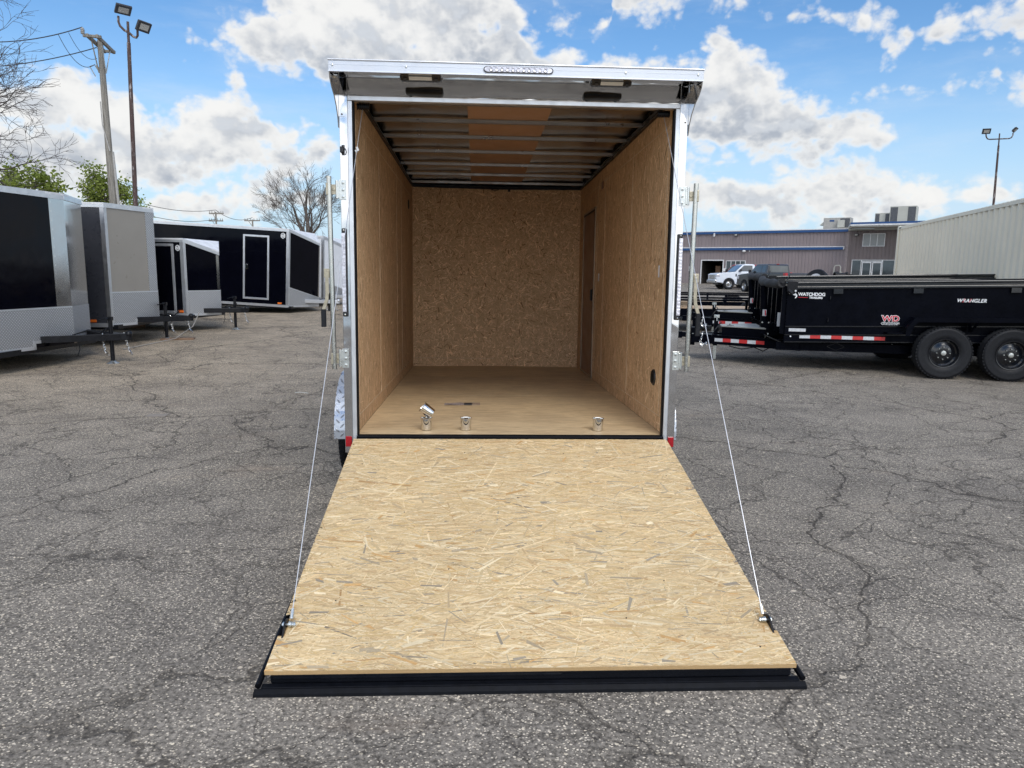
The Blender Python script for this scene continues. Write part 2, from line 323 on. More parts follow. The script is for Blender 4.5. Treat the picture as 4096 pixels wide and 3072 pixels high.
def asphalt():
    mt, t, b = newmat('aged asphalt'); 
    P = t.new('ShaderNodeNewGeometry').outputs['Position']
    s = t.sep(P); p = t.comb(s[0], s[1], 0.0)
    big = t.noise(p, 0.35, 5, 0.6); mid = t.noise(p, 1.6, 5, 0.62)
    fine = t.noise(p, 55, 4, 0.7)
    base = t.mix(t.ramp(mid, 0.3, 0.7), (0.115, 0.112, 0.108, 1), (0.170, 0.165, 0.158, 1))
    base = t.mix(t.ramp(fine, 0.32, 0.68), t.scale(base, 0.36), t.scale(base, 1.45))
    # aggregate: two sizes of stone set in the binder, each its own grey
    def stones(sc, thr, e0, e1, lo, hi, warp):
        q = t.v('ADD', t.mapping(p, (0.82, 1.0, 1), (0, 0, 0.5)), t.scale(t.v('SUBTRACT', t.noise(p, sc * 0.9, 2, 0.5, col=True), (0.5, 0.5, 0.5)), warp))
        vd = t.voro(q, sc, 'F1'); vc = t.sep(t.voro(q, sc, 'F1', out='Color'))
        size = t.m('MULTIPLY', vc[1], 0.16)
        m_ = t.m('MULTIPLY', t.ramp(t.m('SUBTRACT', vd, size), e1, e0), t.m('GREATER_THAN', vc[0], thr))
        c_ = t.mix(t.m('POWER', vc[2], 1.6), lo, hi)
        return m_, c_
    m1, c1 = stones(128, 0.28, 0.22, 0.38, (0.13, 0.125, 0.12, 1), (0.62, 0.595, 0.54, 1), 0.006)
    m2, c2 = stones(70, 0.80, 0.15, 0.30, (0.08, 0.075, 0.075, 1), (0.60, 0.57, 0.50, 1), 0.010)
    m3, c3 = stones(24, 0.94, 0.05, 0.16, (0.17, 0.165, 0.16, 1), (0.58, 0.55, 0.49, 1), 0.02)
    wear = t.ramp(big, 0.30, 0.66, 0.60, 1.0)
    c = t.mix(t.m('MULTIPLY', m1, wear), base, c1)
    c = t.mix(t.m('MULTIPLY', m2, 0.8), c, c2)
    c = t.mix(t.m('MULTIPLY', m3, 0.75), c, c3)
    # colour turns warmer and paler towards the far left of the lot
    warm = t.m('MULTIPLY', t.ramp(s[0], 1.0, -6.0), t.ramp(s[1], 4.0, 11.0))
    c = t.mix(t.m('MULTIPLY', warm, 0.55), c, t.v('MULTIPLY', c, (1.52, 1.36, 1.12)))
    # sealed / worn patches
    c = t.mix(t.m('MULTIPLY', t.ramp(t.noise(p, 0.9, 6, 0.65), 0.48, 0.64), 0.55), c, t.v('MULTIPLY', c, (0.68, 0.68, 0.70)))
    dirt = t.ramp(t.noise(t.mapping(p, (0.5, 1.6, 1), (0, 0, 0.35)), 1.1, 6, 0.6), 0.60, 0.75)
    c = t.mix(t.m('MULTIPLY', dirt, 0.32), c, (0.20, 0.165, 0.135, 1))
    # cracks at three sizes
    def cracks(sc, width, seed, wamp, rough_=0.6):
        wv = t.v('SUBTRACT', t.noise(t.v('ADD', p, (seed, seed * 2, 0)), sc * 1.8, 6, rough_, col=True), (0.5, 0.5, 0.5))
        q = t.v('ADD', t.v('ADD', p, (seed, 0, 0)), t.scale(wv, wamp))
        dd = t.voro(q, sc, 'DISTANCE_TO_EDGE')
        return t.ramp(t.m('DIVIDE', dd, sc), width, width * 0.25)
    k1 = t.m('MULTIPLY', cracks(0.34, 0.014, 23.4, 1.3), t.ramp(t.noise(p, 0.6, 3), 0.30, 0.44))
    k2 = t.m('MULTIPLY', cracks(1.05, 0.0085, 9.3, 0.42), t.ramp(t.noise(t.v('ADD', p, (7, 3, 0)), 0.45, 3), 0.33, 0.46))
    k3 = t.m('MULTIPLY', cracks(2.3, 0.0075, 5.7, 0.26), t.ramp(t.noise(t.v('ADD', p, (1, 8, 0)), 0.55, 3), 0.42, 0.54))
    k4 = t.m('MULTIPLY', cracks(1.5, 0.0060, 41.7, 0.34), t.ramp(t.noise(t.v('ADD', p, (17, 6, 0)), 0.5, 3), 0.40, 0.52))
    kk = t.m('MAXIMUM', t.m('MAXIMUM', k1, t.m('MULTIPLY', k4, 0.8)), t.m('MAXIMUM', t.m('MULTIPLY', k2, 0.85), t.m('MULTIPLY', k3, 0.7)))
    kk = t.m('MULTIPLY', kk, t.ramp(t.m('ADD', s[1], t.m('MULTIPLY', big, 2.0)), 2.6, 6.0, 0.66, 1.0))
    c = t.mix(t.m('MULTIPLY', kk, 0.80), c, (0.024, 0.022, 0.021, 1))
    halo = t.m('MULTIPLY', cracks(0.34, 0.10, 23.4, 1.3), 0.20)
    c = t.mix(halo, c, t.v('MULTIPLY', c, (0.60, 0.585, 0.565)))
    c = t.v('MULTIPLY', c, (1.52, 1.39, 1.22))
    stain = t.ramp(t.noise(t.v('ADD', p, (3, 5, 0)), 2.2, 2), 0.74, 0.80)
    c = t.mix(t.m('MULTIPLY', stain, 0.4), c, (0.10, 0.045, 0.03, 1))
    t.put(b.inputs['Base Color'], c); b.inputs['Roughness'].default_value = 0.88; b.inputs['Specular IOR Level'].default_value = 0.3
    h = t.m('SUBTRACT', t.m('ADD', t.m('MULTIPLY', fine, 0.5), t.m('MULTIPLY', m2, 0.8)), t.m('MULTIPLY', kk, 2.0))
    bump(t, b, h, 0.5, 0.006); return mt
M['asphalt'] = asphalt()
def leafmat():
    mt, t, b = newmat('spring leaves')
    n = t.noise(pos(t), 2.0, 4)
    t.put(b.inputs['Base Color'], t.mix(t.ramp(n, 0.3, 0.7), (0.15, 0.20, 0.03, 1), (0.30, 0.36, 0.07, 1)))
    b.inputs['Roughness'].default_value = 0.55
    b.inputs['Subsurface Weight'].default_value = 0.0
    tr = t.new('ShaderNodeBsdfTranslucent'); tr.inputs[0].default_value = (0.17, 0.23, 0.03, 1)
    mx = t.new('ShaderNodeMixShader'); mx.inputs[0].default_value = 0.35
    t.l.new(b.outputs[0], mx.inputs[1]); t.l.new(tr.outputs[0], mx.inputs[2])
    t.l.new(mx.outputs[0], t.n['Material Output'].inputs[0]); return mt
M['leaf'] = leafmat()
# ------------------------------------------------------------------ geometry helpers
class MB:
    """collects shapes into ONE mesh"""
    def __init__(s): s.v = []; s.f = []; s.k = []
    def mark(s): s.k.append((len(s.v), len(s.f))); return s   # the next shape is a piece of its own
    def add(s, vs, fs):
        o = len(s.v); s.v += [tuple(p) for p in vs]; s.f += [tuple(i + o for i in f) for f in fs]; return s
    def box(s, a, b):
        x0, y0, z0 = (min(a[i], b[i]) for i in range(3)); x1, y1, z1 = (max(a[i], b[i]) for i in range(3))
        return s.add([(x0,y0,z0),(x1,y0,z0),(x1,y1,z0),(x0,y1,z0),(x0,y0,z1),(x1,y0,z1),(x1,y1,z1),(x0,y1,z1)],
                     [(0,3,2,1),(4,5,6,7),(0,1,5,4),(1,2,6,5),(2,3,7,6),(3,0,4,7)])
    def obox(s, c, ax, ay, az, hx, hy, hz):
        c = Vector(c); ax, ay, az = Vector(ax).normalized(), Vector(ay).normalized(), Vector(az).normalized()
        P = [c + ax*hx*i + ay*hy*j + az*hz*k for k in (-1,1) for j in (-1,1) for i in (-1,1)]
        return s.add(P, [(0,2,3,1),(4,5,7,6),(0,1,5,4),(1,3,7,5),(3,2,6,7),(2,0,4,6)])
    def bar(s, p, q, wx, wz, up=(0, 0, 1)):
        p, q = Vector(p), Vector(q); d = (q - p); L = d.length; d.normalize(); upv = Vector(up)
        if abs(d.dot(upv)) > 0.98: upv = Vector((1, 0, 0))
        sx = d.cross(upv).normalized(); sz = sx.cross(d)
        return s.obox((p + q) / 2, d, sx, sz, L / 2, wx / 2, wz / 2)
    def ring(s, c, ax, r, n):
        ax = Vector(ax).normalized(); t = Vector((0, 0, 1)) if abs(ax.z) < 0.9 else Vector((1, 0, 0))
        a = ax.cross(t).normalized(); b = ax.cross(a)
        return [Vector(c) + a * r * cos(2*pi*i/n) + b * r * sin(2*pi*i/n) for i in range(n)]
    def cyl(s, p, q, r, r2=None, n=12, caps=True):
        r2 = r if r2 is None else r2; p, q = Vector(p), Vector(q)
        A, B = s.ring(p, q - p, r, n), s.ring(q, q - p, r2, n)
        fs = [(i, (i+1) % n, n + (i+1) % n, n + i) for i in range(n)]
        if caps: fs += [tuple(reversed(range(n))), tuple(range(n, 2*n))]
        return s.add(A + B, fs)
    def tube(s, pts, r, n=6, caps=True):
        pts = [Vector(p) for p in pts]; rr = r if isinstance(r, (list, tuple)) else [r] * len(pts)
        o = len(s.v); prev = None; N = len(pts)
        for i, p in enumerate(pts):
            d = (pts[min(i+1, N-1)] - pts[max(i-1, 0)]).normalized()
            if prev is None:
                t = Vector((0, 0, 1)) if abs(d.z) < 0.9 else Vector((1, 0, 0)); a = d.cross(t).normalized()
            else:
                a = (prev - d * prev.dot(d)); a = a.normalized() if a.length > 1e-6 else d.orthogonal().normalized()
            prev = a; b = d.cross(a)
            s.v += [tuple(p + (a * cos(2*pi*k/n) + b * sin(2*pi*k/n)) * rr[i]) for k in range(n)]
        for i in range(N - 1):
            for k in range(n):
                a0 = o + i*n + k; a1 = o + i*n + (k+1) % n
                s.f.append((a0, a1, a1 + n, a0 + n))
        if caps:
            s.f.append(tuple(reversed(range(o, o + n)))); s.f.append(tuple(range(o + (N-1)*n, o + N*n)))
        return s
    def lathe(s, c, ax, prof, n=24):
        """prof: (radius, offset along axis) open profile"""
        ax = Vector(ax).normalized(); c = Vector(c); o = len(s.v)
        for r, h in prof: s.v += [tuple(v) for v in s.ring(c + ax * h, ax, r, n)]
        for i in range(len(prof) - 1):
            for k in range(n):
                a0 = o + i*n + k; a1 = o + i*n + (k+1) % n
                s.f.append((a0, a1, a1 + n, a0 + n))
        return s
    def prism(s, poly, fn, h0, h1):
        """poly of (a,b); fn(a,b,h) -> xyz; closed prism"""
        n = len(poly); vs = [fn(a, b, h0) for a, b in poly] + [fn(a, b, h1) for a, b in poly]
        return s.add(vs, [tuple(reversed(range(n))), tuple(range(n, 2*n))] + [(i, (i+1) % n, n + (i+1) % n, n + i) for i in range(n)])
    def quad(s, a, b, c, d): return s.add([a, b, c, d], [(0, 1, 2, 3)])
    def sphere(s, c, r, n=10, sc=(1, 1, 1)):
        c = Vector(c); o = len(s.v); m_ = n // 2
        for i in range(1, m_):
            for k in range(n):
                th = pi * i / m_; ph = 2*pi*k/n
                s.v.append((c.x + r*sc[0]*sin(th)*cos(ph), c.y + r*sc[1]*sin(th)*sin(ph), c.z + r*sc[2]*cos(th)))
        t = len(s.v); s.v.append((c.x, c.y, c.z + r*sc[2])); s.v.append((c.x, c.y, c.z - r*sc[2]))
        for i in range(m_ - 2):
            for k in range(n): s.f.append((o+i*n+k, o+(i+1)*n+k, o+(i+1)*n+(k+1)%n, o+i*n+(k+1)%n))
        for k in range(n):
            s.f.append((t, o+k, o+(k+1)%n)); q = o+(m_-2)*n; s.f.append((t+1, q+(k+1)%n, q+k))
        return s
    def build_each(s, name, mat, parent=None, **kw):
        ks = s.k + [(len(s.v), len(s.f))]
        for (v0, f0), (v1, f1) in zip(ks, ks[1:]):
            p = MB(); p.v = s.v[v0:v1]; p.f = [tuple(i - v0 for i in f) for f in s.f[f0:f1]]; p.build(name, mat, parent, **kw)
    def build(s, name, mat, parent=None, smooth=False, bevel=0.0, label=None):
        me = bpy.data.meshes.new(name); me.from_pydata(s.v, [], s.f); me.update()
        import bmesh
        bm = bmesh.new(); bm.from_mesh(me); bmesh.ops.recalc_face_normals(bm, faces=bm.faces); bm.to_mesh(me); bm.free()
        me.materials.append(M[mat] if isinstance(mat, str) else mat)
        o = bpy.data.objects.new(name, me); C.objects.link(o)
        if parent: o.parent = parent
        if smooth:
            me.polygons.foreach_set('use_smooth', [True] * len(me.polygons))
            try: me.set_sharp_from_angle(angle=radians(35))
            except Exception: pass
        if bevel:
            b = o.modifiers.new('bevel', 'BEVEL'); b.width = bevel; b.segments = 2; b.limit_method = 'ANGLE'; b.angle_limit = radians(40)
        if label: o['label'] = label
        return o
def tag(o, label=None, cat=None, group=None, kind=None):
    if label: o['label'] = label
    if cat: o['category'] = cat
    if group: o['group'] = group
    if kind: o['kind'] = kind
    return o
def thing(name, label, cat, loc=(0, 0, 0), rotz=0, group=None):
    o = bpy.data.objects.new(name, None); C.objects.link(o); o.empty_display_size = 0.2
    o.location = loc; o.rotation_euler = (0, 0, rotz)
    return tag(o, label, cat, group)
def copy_tree(o, parent=None):
    c = o.copy(); C.objects.link(c)
    if parent: c.parent = parent
    for ch in [x for x in bpy.data.objects if x.parent == o and x != c]: copy_tree(ch, c)
    return c
def flake_mesh(name, w, h, n, rng, pal, length=(0.04, 0.13), width=(0.006, 0.022), spread=0.45, wild=0.15, off=0.0009, base=None, axis=0.0):
    """a w x h panel skin in its own (u, v, normal) frame made of thousands of pressed strands"""
    cx = rng.uniform(0, w, n); cy = rng.uniform(0, h, n)
    ang = np.where(rng.random(n) < wild, rng.uniform(-pi/2, pi/2, n), rng.normal(0, spread, n)) + axis
    L = rng.uniform(*length, n) * rng.choice([0.45, 0.7, 1.0, 1.3], n, p=[.3, .3, .3, .1]); Wd = rng.uniform(*width, n) * rng.choice([0.35, 0.6, 1.0], n, p=[.4, .35, .25])
    ux, uy = np.cos(ang), np.sin(ang); z = np.linspace(0.0002, off + 0.0002, n)
    taper = rng.uniform(0.2, 1.0, (n, 2)); skew = rng.uniform(-0.25, 0.25, n)
    V = np.zeros((n, 4, 3))
    for k, (a, b) in enumerate(((-1, -1), (1, -1), (1, 1), (-1, 1))):
        wd = Wd * (taper[:, 0] if a < 0 else taper[:, 1])
        la = a * L / 2 + skew * Wd * b; lb = b * wd / 2
        V[:, k, 0] = np.clip(cx + ux * la - uy * lb, 0, w); V[:, k, 1] = np.clip(cy + uy * la + ux * lb, 0, h); V[:, k, 2] = z
    U = np.zeros((n, 4, 2)); r0 = rng.uniform(0, 50, n)
    for k, (a, b) in enumerate(((-1, -1), (1, -1), (1, 1), (-1, 1))):
        U[:, k, 0] = r0 + a * L / 2 * 25; U[:, k, 1] = r0 * 0.37 + b * Wd / 2 * 12
    cols, wts = zip(*pal); ci = rng.choice(len(cols), n, p=np.array(wts) / sum(wts))
    cc = np.array(cols)[ci] * rng.uniform(0.86, 1.12, (n, 1))
    return V, U, cc
def panel(name, mat, parent, origin, ux, uy, w, h, thick, flakes, basecol, notches=None, poly=None):
    """board of real thickness, faced with strands; one mesh. normal = ux x uy"""
    ux, uy = Vector(ux).normalized(), Vector(uy).normalized(); nz = ux.cross(uy); O = Vector(origin)
    V, U, cc = flakes; n = len(V)
    if notches is not None:
        keep = notches(V[:, :, 0].min(1), V[:, :, 0].max(1), V[:, :, 1].min(1), V[:, :, 1].max(1)); V, U, cc = V[keep], U[keep], cc[keep]; n = len(V)
    Mx = np.array([tuple(ux), tuple(uy), tuple(nz)]); X = V.reshape(-1, 3) @ Mx + np.array(tuple(O))
    poly = poly or [(0, 0), (w, 0), (w, h), (0, h)]; m_ = len(poly)
    bx = [tuple(O + ux*a + uy*b) for a, b in poly] + [tuple(O + ux*a + uy*b - nz*thick) for a, b in poly]
    vs = [tuple(v) for v in X] + bx; o = 4 * n
    fs = [(4*i, 4*i+1, 4*i+2, 4*i+3) for i in range(n)] + [tuple(range(o, o+m_)), tuple(reversed(range(o+m_, o+2*m_)))] + [(o+m_+i, o+m_+(i+1) % m_, o+(i+1) % m_, o+i) for i in range(m_)]
    me = bpy.data.meshes.new(name); me.from_pydata(vs, [], fs); me.update()
    uvl = me.uv_layers.new(name='UVMap'); nl = len(me.loops)
    uvs = np.zeros((nl, 2)); uvs[:4*n] = U.reshape(-1, 2)
    lv = np.zeros(nl, int); me.loops.foreach_get('vertex_index', lv); va = np.array(vs)
    rest = va[lv[4*n:]] - np.array(tuple(O)); uvs[4*n:, 0] = rest @ np.array(tuple(ux)) * 25; uvs[4*n:, 1] = rest @ np.array(tuple(uy)) * 12 + rest @ np.array(tuple(nz)) * 30
    uvl.data.foreach_set('uv', uvs.ravel())
    ca = me.color_attributes.new('Col', 'FLOAT_COLOR', 'CORNER')
    cl = np.ones((nl, 4)); cl[:4*n, :3] = np.repeat(cc, 4, 0); cl[4*n:, :3] = basecol
    ca.data.foreach_set('color', cl.ravel())
    me.materials.append(M[mat]); ob = bpy.data.objects.new(name, me); C.objects.link(ob); ob.parent = parent
    return ob
def text_mesh(name, txt, size, mat, parent, mtx, shear=0.0, bold=0.0, depth=0.002, spacing=1.0, width=1.0):
    cu = bpy.data.curves.new(name, 'FONT'); cu.body = txt; cu.size = size; cu.shear = shear; cu.offset = bold; cu.extrude = depth; cu.space_character = spacing
    cu.align_x = 'LEFT'; to = bpy.data.objects.new(name, cu); C.objects.link(to)
    bpy.context.view_layer.update()
    me = bpy.data.meshes.new_from_object(to.evaluated_get(bpy.context.evaluated_depsgraph_get()))
    bpy.data.objects.remove(to); bpy.data.curves.remove(cu)
    me.name = name; me.transform(Matrix.Diagonal((width, 1, 1, 1))); me.materials.clear(); me.materials.append(M[mat])
    o = bpy.data.objects.new(name, me); C.objects.link(o); o.parent = parent; me.transform(mtx)
    return o
def frame_mtx(origin, ux, uy):
    ux, uy = Vector(ux).normalized(), Vector(uy).normalized(); nz = ux.cross(uy)
    mm = Matrix((ux, uy, nz)).transposed().to_4x4(); mm.translation = Vector(origin); return mm
def wheel(name, parent, c, ax, r, wd, rim_r, rim_mat, lugs=8, dark_hub=True):
    """wheel (tyre) > rim, hub; ax points outward"""
    ax = Vector(ax).normalized(); c = Vector(c)
    tm = MB(); hw = wd / 2
    prof = [(rim_r, -hw*0.85), (rim_r+.02, -hw), (r*0.93, -hw*1.0), (r*0.985, -hw*0.82), (r, -hw*0.6)]
    for k in range(-2, 3):
        o_ = k * hw * 0.24; prof += [(r, o_ - hw*.07), (r-.008, o_ - hw*.05), (r-.008, o_ + hw*.05), (r, o_ + hw*.07)] if abs(k) != 9 else []
    prof += [(r, hw*0.6), (r*0.985, hw*0.82), (r*0.93, hw*1.0), (r*0.90, hw*1.03), (r*0.86, hw*1.0), (r*0.72, hw*1.05), (rim_r+.02, hw*0.98), (rim_r, hw*0.85)]
    tm.lathe(c, ax, prof, 40)
    for i in range(48):                              # shoulder blocks
        a = 2*pi*i/48; t = Vector((0,0,1)) if abs(ax.z) < .9 else Vector((1,0,0)); e1 = ax.cross(t).normalized(); e2 = ax.cross(e1)
        rd = e1*cos(a) + e2*sin(a); tg = ax.cross(rd)
        for sgn in (-1, 1): tm.obox(c + rd*(r*0.985) + ax*hw*0.80*sgn, rd, tg, ax, .009, r*0.035, hw*0.14)
    ty = tm.build('wheel', 'rubber', parent, True)
    rm = MB()
    rm.lathe(c, ax, [(rim_r+.004, hw*0.9), (rim_r, hw*0.95), (rim_r-.012, hw*0.93), (rim_r-.02, hw*0.80), (rim_r-.03, hw*0.45), (rim_r-.05, hw*0.30), (rim_r*0.78, hw*0.22), (rim_r*0.62, hw*0.30), (rim_r*0.52, hw*0.42), (rim_r*0.30, hw*0.45), (0.001, hw*0.45)], 32)
    rim = rm.build('rim', rim_mat, ty, True)
    t = Vector((0,0,1)); e1 = ax.cross(t).normalized(); e2 = ax.cross(e1)
    hm = MB(); hm.lathe(c, ax, [(rim_r*.19, hw*.44), (rim_r*.19, hw*.60), (rim_r*.16, hw*.72), (rim_r*.09, hw*.74), (0.001, hw*.74)], 20)
    for i in range(lugs):
        a = 2*pi*i/lugs; q = c + (e1*cos(a) + e2*sin(a)) * rim_r*0.42 + ax*hw*.42
        hm.cyl(q, q + ax*.028, .0105, .008, 6)
    hm.build('hub', 'zinc' if dark_hub else 'grille', ty, True)
    return ty
# ------------------------------------------------------------------ ground
ys = [-60, -20, -5, 0, 2, 4, 6, 8, 10] + [11 + i * 0.75 for i in range(60)] + [58, 62, 66, 70, 75, 80, 90, 110, 160, 300, 800, 3000]
xs = [-3000, -600, -200, -80, -30, -12, -4, 0, 4, 12, 30, 80, 200, 600, 3000]
g = MB()
g.v = [(x, y, gz(y)) for y in ys for x in xs]; nx = len(xs)
g.f = [(j*nx+i, j*nx+i+1, (j+1)*nx+i+1, (j+1)*nx+i) for j in range(len(ys)-1) for i in range(nx-1)]
go = g.build('parking_lot', 'asphalt', None, True); tag(go, kind='structure')

# ------------------------------------------------------------------ the open cargo trailer
TY, TP, ZF = 0.05, -0.0238, 0.508
T = thing('cargo_trailer', 'open enclosed cargo trailer with its ramp door lowered onto the asphalt', 'trailer', (0.002, 4.5026, 0.0))
T.rotation_euler = (TP, 0, TY)
rng = np.random.default_rng(5)
PAL_RAMP = [((.70,.575,.38),8),((.63,.50,.32),6),((.76,.655,.47),5.5),((.55,.415,.26),3),((.62,.48,.27),3),((.50,.32,.155),.7),((.42,.37,.30),.30),((.31,.295,.265),.26),((.23,.215,.195),.07),((.77,.70,.545),2.4)]
PAL_WALL = [((.62,.455,.29),8),((.68,.52,.35),6),((.53,.375,.235),5),((.76,.61,.43),2.5),((.33,.20,.115),1.8),((.22,.125,.07),1.3)]
Zr = lambda z: ZF + z
# skins
HW, HI, LEN, CZ = 1.07, 1.0, 4.12, 2.15
for s in (-1, 1):
    b = MB(); b.box((s*HW, 0.02, Zr(-0.10)), (s*(HW-0.006), LEN, Zr(2.204))); b.build('side_skin', 'charcoal', T)
f_ = MB(); f_.prism([(-HW, LEN), (0, LEN+0.75), (HW, LEN), (HW, LEN-.004), (0, LEN+.7), (-HW, LEN-.004)], lambda a, b_, h: (a, b_, h), Zr(-0.1), Zr(2.204)); f_.build('nose_skin', 'charcoal', T)
b = MB(); b.prism([(-HW-.01, -0.05), (HW+.01, -0.05), (HW+.01, LEN), (0, LEN+.76), (-HW-.01, LEN)], lambda a, b_, h: (a, b_, h), Zr(2.205), Zr(2.225)); b.build('roof', 'roofwhite', T)
# strand board lining
def strands(w_, h_, n, **k):
    a_ = flake_mesh('', w_, h_, n, rng, PAL_WALL, **k)
    b_ = flake_mesh('', w_, h_, int(w_*h_*420), rng, [((.30,.18,.10),3),((.22,.13,.075),1.5),((.38,.25,.15),2)], length=(.02,.07), width=(.003,.009), spread=k.get('spread', .5), wild=.3, axis=pi/2, off=.0002)
    b_[0][:, :, 2] += .0012
    return tuple(np.concatenate([p_, q_]) for p_, q_ in zip(a_, b_))
WH = 2.12
left = panel('left_wall_panel', 'osb_wall', T, (-HI, 0.03, Zr(0)), (0, 1, 0), (0, 0, 1), LEN-.03, WH, .010, strands(LEN-.03, WH, 15000, length=(.03,.11), width=(.006,.018), spread=.35, wild=.12, axis=pi/2), (.48,.34,.21))
left.data.transform(Matrix.Identity(4))
# (u = forward, v = up) gives a normal towards +x on the left wall; mirror the frame for the right wall
DY0, DY1, DZ0, DZ1 = 2.96, 3.78, 0.016, 1.80
def no_door(u0, u1, v0, v1):
    a, b_ = LEN - DY1, LEN - DY0
    return ~((u1 > a) & (u0 < b_) & (v0 < DZ1 + .0) & (v1 > DZ0))
right = panel('right_wall_panel', 'osb_wall', T, (HI, LEN, Zr(0)), (0, -1, 0), (0, 0, 1), LEN-.03, WH, .010, strands(LEN-.03, WH, 15000, length=(.03,.11), width=(.006,.018), spread=.35, wild=.12, axis=pi/2), (.48,.34,.21), no_door)
for s, y0, wv in ((-1, LEN, 1), (1, LEN+.13, -1)):
    pass
NW = 0.10                                              # the front lining bends forward slightly at its middle
for s in (-1, 1):
    ux = Vector((HI, NW, 0)) if s < 0 else Vector((HI, -NW, 0)); org = (-HI, LEN, Zr(0)) if s < 0 else (0, LEN+NW, Zr(0)); L_ = ux.length
    panel('front_wall_panel', 'osb_wall', T, org, ux, (0, 0, 1), L_, WH, .010,
          strands(L_, WH, 5600, length=(.02,.085), width=(.006,.020), spread=1.1, wild=.5, axis=pi/2), (.47,.335,.21))
# smooth pressed bands and seams along the lining edges
b = MB()
for s in (-1, 1):
    for y in (1.22, 2.44, 2.86): b.box((s*HI, y, Zr(.10)), (s*(HI-.0022), y+.007, Zr(2.02)))
    b.box((s*HI, .04, Zr(.102)), (s*(HI-.0022), DY0-.03 if s > 0 else 4.1, Zr(.106))); b.box((s*HI, .04, Zr(1.985)), (s*(HI-.0022), 4.1, Zr(1.990)))
    b.box((s*HI, .155, Zr(.10)), (s*(HI-.0022), .161, Zr(1.99)))
b.box((-.99, LEN-.004, Zr(.10)), (-.02, LEN-.0014, Zr(.104)))
seam = MB()
seam.v, seam.f = b.v, b.f; seam.build('panel_seam', paint('seam strip', (.66,.51,.35), .7), T)
# floor
b = MB(); b.prism([(-HI+.002, 0.0), (HI-.002, 0.0), (HI-.002, LEN), (0, LEN+NW), (-HI+.002, LEN)], lambda a, b_, h: (a, b_, h), Zr(-.019), Zr(0)); b.build('floor', 'floorply', T)
b = MB(); b.mark(); b.box((-HI+.01, 1.73, Zr(0)), (HI-.01, 1.734, Zr(.0012))); b.mark(); b.box((-HI+.01, 2.95, Zr(0)), (HI-.01, 2.954, Zr(.0012))); b.build_each('floor_seam', paint('floor joint', (.36,.27,.17), .7), T)
b = MB()
b.box((-HW, 0.02, Zr(-.12)), (HW, .10, Zr(-.021)))
for s in (-1, 1): b.box((s*HW, .10, Zr(-.14)), (s*(HW-.05), LEN, Zr(-.021)))
for y in np.arange(.6, 4.0, .6): b.box((-HW+.05, y, Zr(-.12)), (HW-.05, y+.05, Zr(-.021)))
b.build('chassis', 'blacksatin', T, bevel=.003)
# stainless rear frame: posts, header
for s in (-1, 1):
    b = MB(); b.box((s*1.018, -.002, Zr(-.119)), (s*HW, .05, Zr(2.20))); b.build('rear_post', 'stainless', T, bevel=.004)
    b = MB(); b.box((s*.991, -.014, Zr(-.055)), (s*1.0175, .028, Zr(2.054))); b.build('door_jamb', 'alutrim', T, bevel=.003)
    b = MB(); b.box((s*.9905, -.004, Zr(-.02)), (s*.981, .032, Zr(2.05))); b.build('jamb_seal', 'rubberseal', T)
b = MB(); b.box((-1.0175, -.014, Zr(2.0545)), (1.0175, .028, Zr(2.083))); b.build('head_jamb', 'alutrim', T, bevel=.003)
b = MB(); b.box((-1.0175, -.002, Zr(2.0835)), (1.0175, .03, Zr(2.20))); hd = b.build('polished_header', 'mirror', T)
# canopy
b = MB(); n_ = 14
for i in range(n_):                                     # gently dished soffit
    x0, x1 = -1.065 + 2.13*i/n_, -1.065 + 2.13*(i+1)/n_
    for j in range(4):
        f0, f1 = j/4, (j+1)/4; z_ = lambda f: Zr(2.152 + .036*f - .010*sin(pi*f)); y_ = lambda f: -.246 + .243*f
        b.quad((x0, y_(f0), z_(f0)), (x1, y_(f0), z_(f0)), (x1, y_(f1), z_(f1)), (x0, y_(f1), z_(f1)))
b.build('canopy_soffit', 'mirror', T, True)
b = MB(); b.prism([(-.262, 2.150), (-.246, 2.150), (-.246, 2.20), (.05, 2.235), (.05, 2.243), (-.250, 2.222), (-.262, 2.216)], lambda a, z, h: (h, a, Zr(z)), -1.078, 1.078)
can = b.build('canopy_fascia', 'whitealu', T, bevel=.002)
b = MB(); b.cyl((-1.079, -.262, Zr(2.2125)), (1.079, -.262, Zr(2.2125)), .0055, n=8); b.box((-1.079, -.2645, Zr(2.149)), (1.079, -.262, Zr(2.156))); b.box((-1.078, -.2632, Zr(2.186)), (1.078, -.262, Zr(2.1875))); b.build('fascia_bead', 'alutrim', can, True)
b = MB()
for x in (-1.055, -.64, .62, 1.045): b.mark(); b.sphere((x, -.263, Zr(2.183)), .0072, 8, (1, .6, 1))
b.build_each('fascia_screw', 'zinc', can, smooth=True)
for s in (-1, 1):                                       # curved end cheeks and straps
    P_ = [(-.25, 2.15), (-.235, 2.118), (-.19, 2.085), (-.12, 2.055), (-.06, 2.01), (-.02, 1.96), (0.0, 1.90), (.02, 1.90), (.02, 2.20), (-.25, 2.20)]
    b = MB(); b.prism(P_, lambda a, z, h: (h, a, Zr(z)), s*1.072, s*1.078); b.build('canopy_cheek', 'mirror', T)
    b = MB(); b.box((s*1.037, -.005, Zr(1.962)), (s*1.071, -.0025, Zr(2.092))); b.bar((s*1.055, -.006, Zr(2.09)), (s*1.055, -.19, Zr(2.146)), .034, .003); b.sphere((s*1.053, -.006, Zr(1.975)), .006, 8)
    b.build('corner_brace', 'stainless', T)
